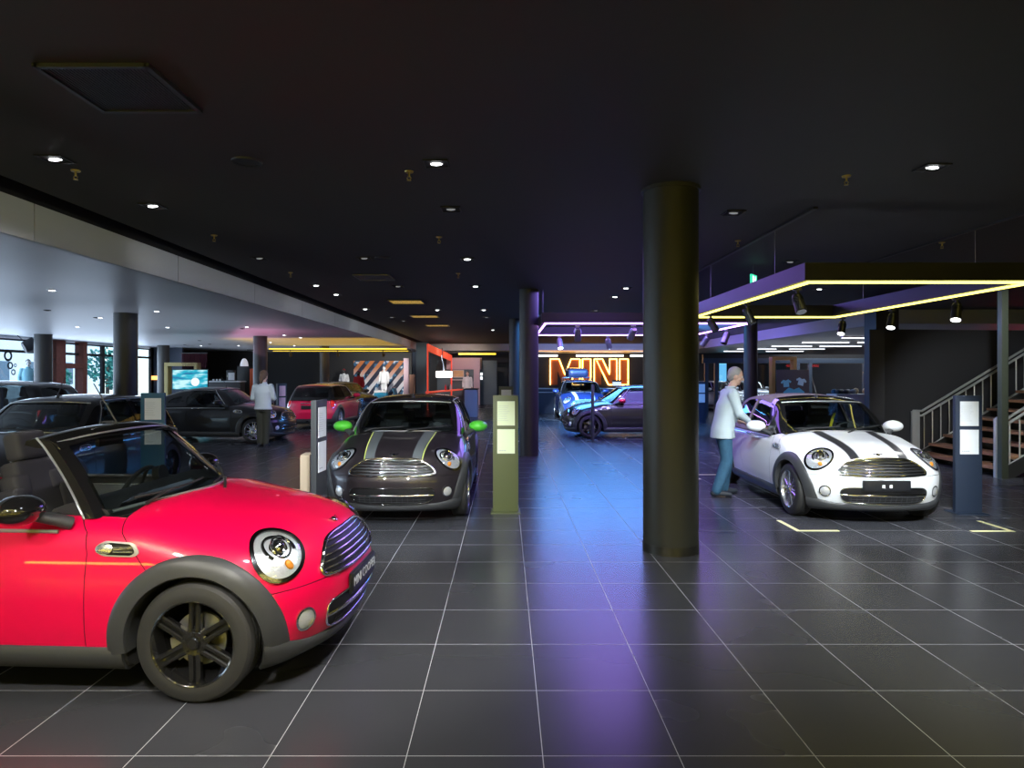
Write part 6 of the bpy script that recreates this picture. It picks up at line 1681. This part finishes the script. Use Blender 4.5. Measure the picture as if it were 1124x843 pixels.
dim(arealight((-8.5, 22.5, 2.45), (-8.3, 22.6, 3.07), 20, (1, .34, .60), 6, 1.5), 0)
# daylight through the street front
for y in (5, 13, 21, 28.5):
    dim(arealight((-17.6, y, 1.5), (0, y, .4), 190, DAY, 7, 2.6), .2)
# yellow light frames over the front of the hall
for x0, x1, y0, y1 in ((-3.4, -.9, -2.6, 1.55), (.9, 3.4, -2.6, 1.2)):
    xm, ym = (x0+x1)/2, (y0+y1)/2
    dim(arealight((xm, y1, 2.56), (xm, y1+.6, 0), 9, YL, 2.4, .06), .3); dim(arealight((x0, ym, 2.56), (x0-.6, ym+.3, 0), 7, YL, 4.0, .06), .3); dim(arealight((x1, ym, 2.56), (x1+.6, ym+.3, 0), 7, YL, 4.0, .06), .3)
dim(arealight((-3.4, 1.0, 2.62), (-4.9, 3.2, 3.3), 14, YL, .1, 2.5), 0)
for y, p in ((5, 2.2), (11, 2.6), (17, 3.0), (23, 3.4), (29, 3.2)):  # added wash strips, no fixtures, brighten the left fascia
    l = dim(arealight((-2.4, y, 3.18), (-4.9, y + .8, 3.26), p, (.90, .97, .80) if y < 8 else COOL, 6, .05), 0); l.data.spread = math.radians(38)
dim(spot((3.2, 3.6, 3.4), (3.6, 4.6, 0), 520, (.92, .97, .95), 95, 1.0, .15), .3)  # this and the next two spots are added to lighten the foreground floor
dim(spot((.6, 4.4, 3.4), (.2, 5.2, 0), 230, COOL, 95, 1.0, .15), .3)
dim(spot((-.5, 2.4, 3.4), (-.8, 2.6, 0), 90, COOL, 95, 1.0, .15), .3)
dim(arealight((0, -.6, 2.9), (0, -.4, 3.46), 14, YL, 6, 3), 0)  # unseen panel added to tint the black ceiling yellow
for x, y in ((-10.5, 8), (-10.5, 17), (-12.5, 26), (-11, 34)):  # unseen upward panels added to brighten the white left ceiling
    dim(arealight((x, y, 2.30), (x, y + .01, 3.07), 30, (.72, .82, 1.0), 8, 7), 0)
sun = bpy.data.lights.new('sun', 'SUN'); sun.energy = 4.5; sun.angle = .02; so_ = bpy.data.objects.new('sun', sun); COL.objects.link(so_); so_.rotation_euler = (Vector((-.72, .30, -.62))).to_track_quat('-Z', 'Y').to_euler()
spot((-3.0, 32.4, 3.35), (-4.6, 36.2, 1.9), 160, (.8, .95, 1), 50, .8, .08)  # added spot without a fixture, brightens the teal niche column
# right bay
for x, y, p in ((13.4, 21.5, 60), (13.4, 26, 90), (13.4, 31, 90), (13.4, 36, 90)):
    dim(arealight((x, y, 2.95), (x, y, 0), p, COOL, 4, .4), .3)
dim(arealight((12.4, 29, .25), (12.4, 29, 3), 40, COOL, 3, 9), 0)  # unseen upward panel near the floor, added to fill the right bay
cam = bpy.data.cameras.new('camera'); co = bpy.data.objects.new('camera', cam); COL.objects.link(co); SC.camera = co
co.location = (0, 0, EYE); co.rotation_euler = (PI/2, 0, 0)
cam.sensor_fit = 'HORIZONTAL'; cam.sensor_width = 36; cam.lens = 36*FPX/1124; cam.shift_x = (562-CX)/1124; cam.shift_y = (CY-421.5)/1124 * 1.0; cam.clip_end = 200; cam.clip_start = .05
SC.view_settings.view_transform = 'Standard'; SC.view_settings.look = 'None'; SC.view_settings.gamma = 1; SC.view_settings.exposure = 0.12; SC.view_settings.use_curve_mapping = False
SC.cycles.use_denoising = True
SC.cycles.max_bounces = 8; SC.cycles.transparent_max_bounces = 24; SC.cycles.sample_clamp_indirect = 4
SC.cycles.caustics_reflective = False; SC.cycles.caustics_refractive = False
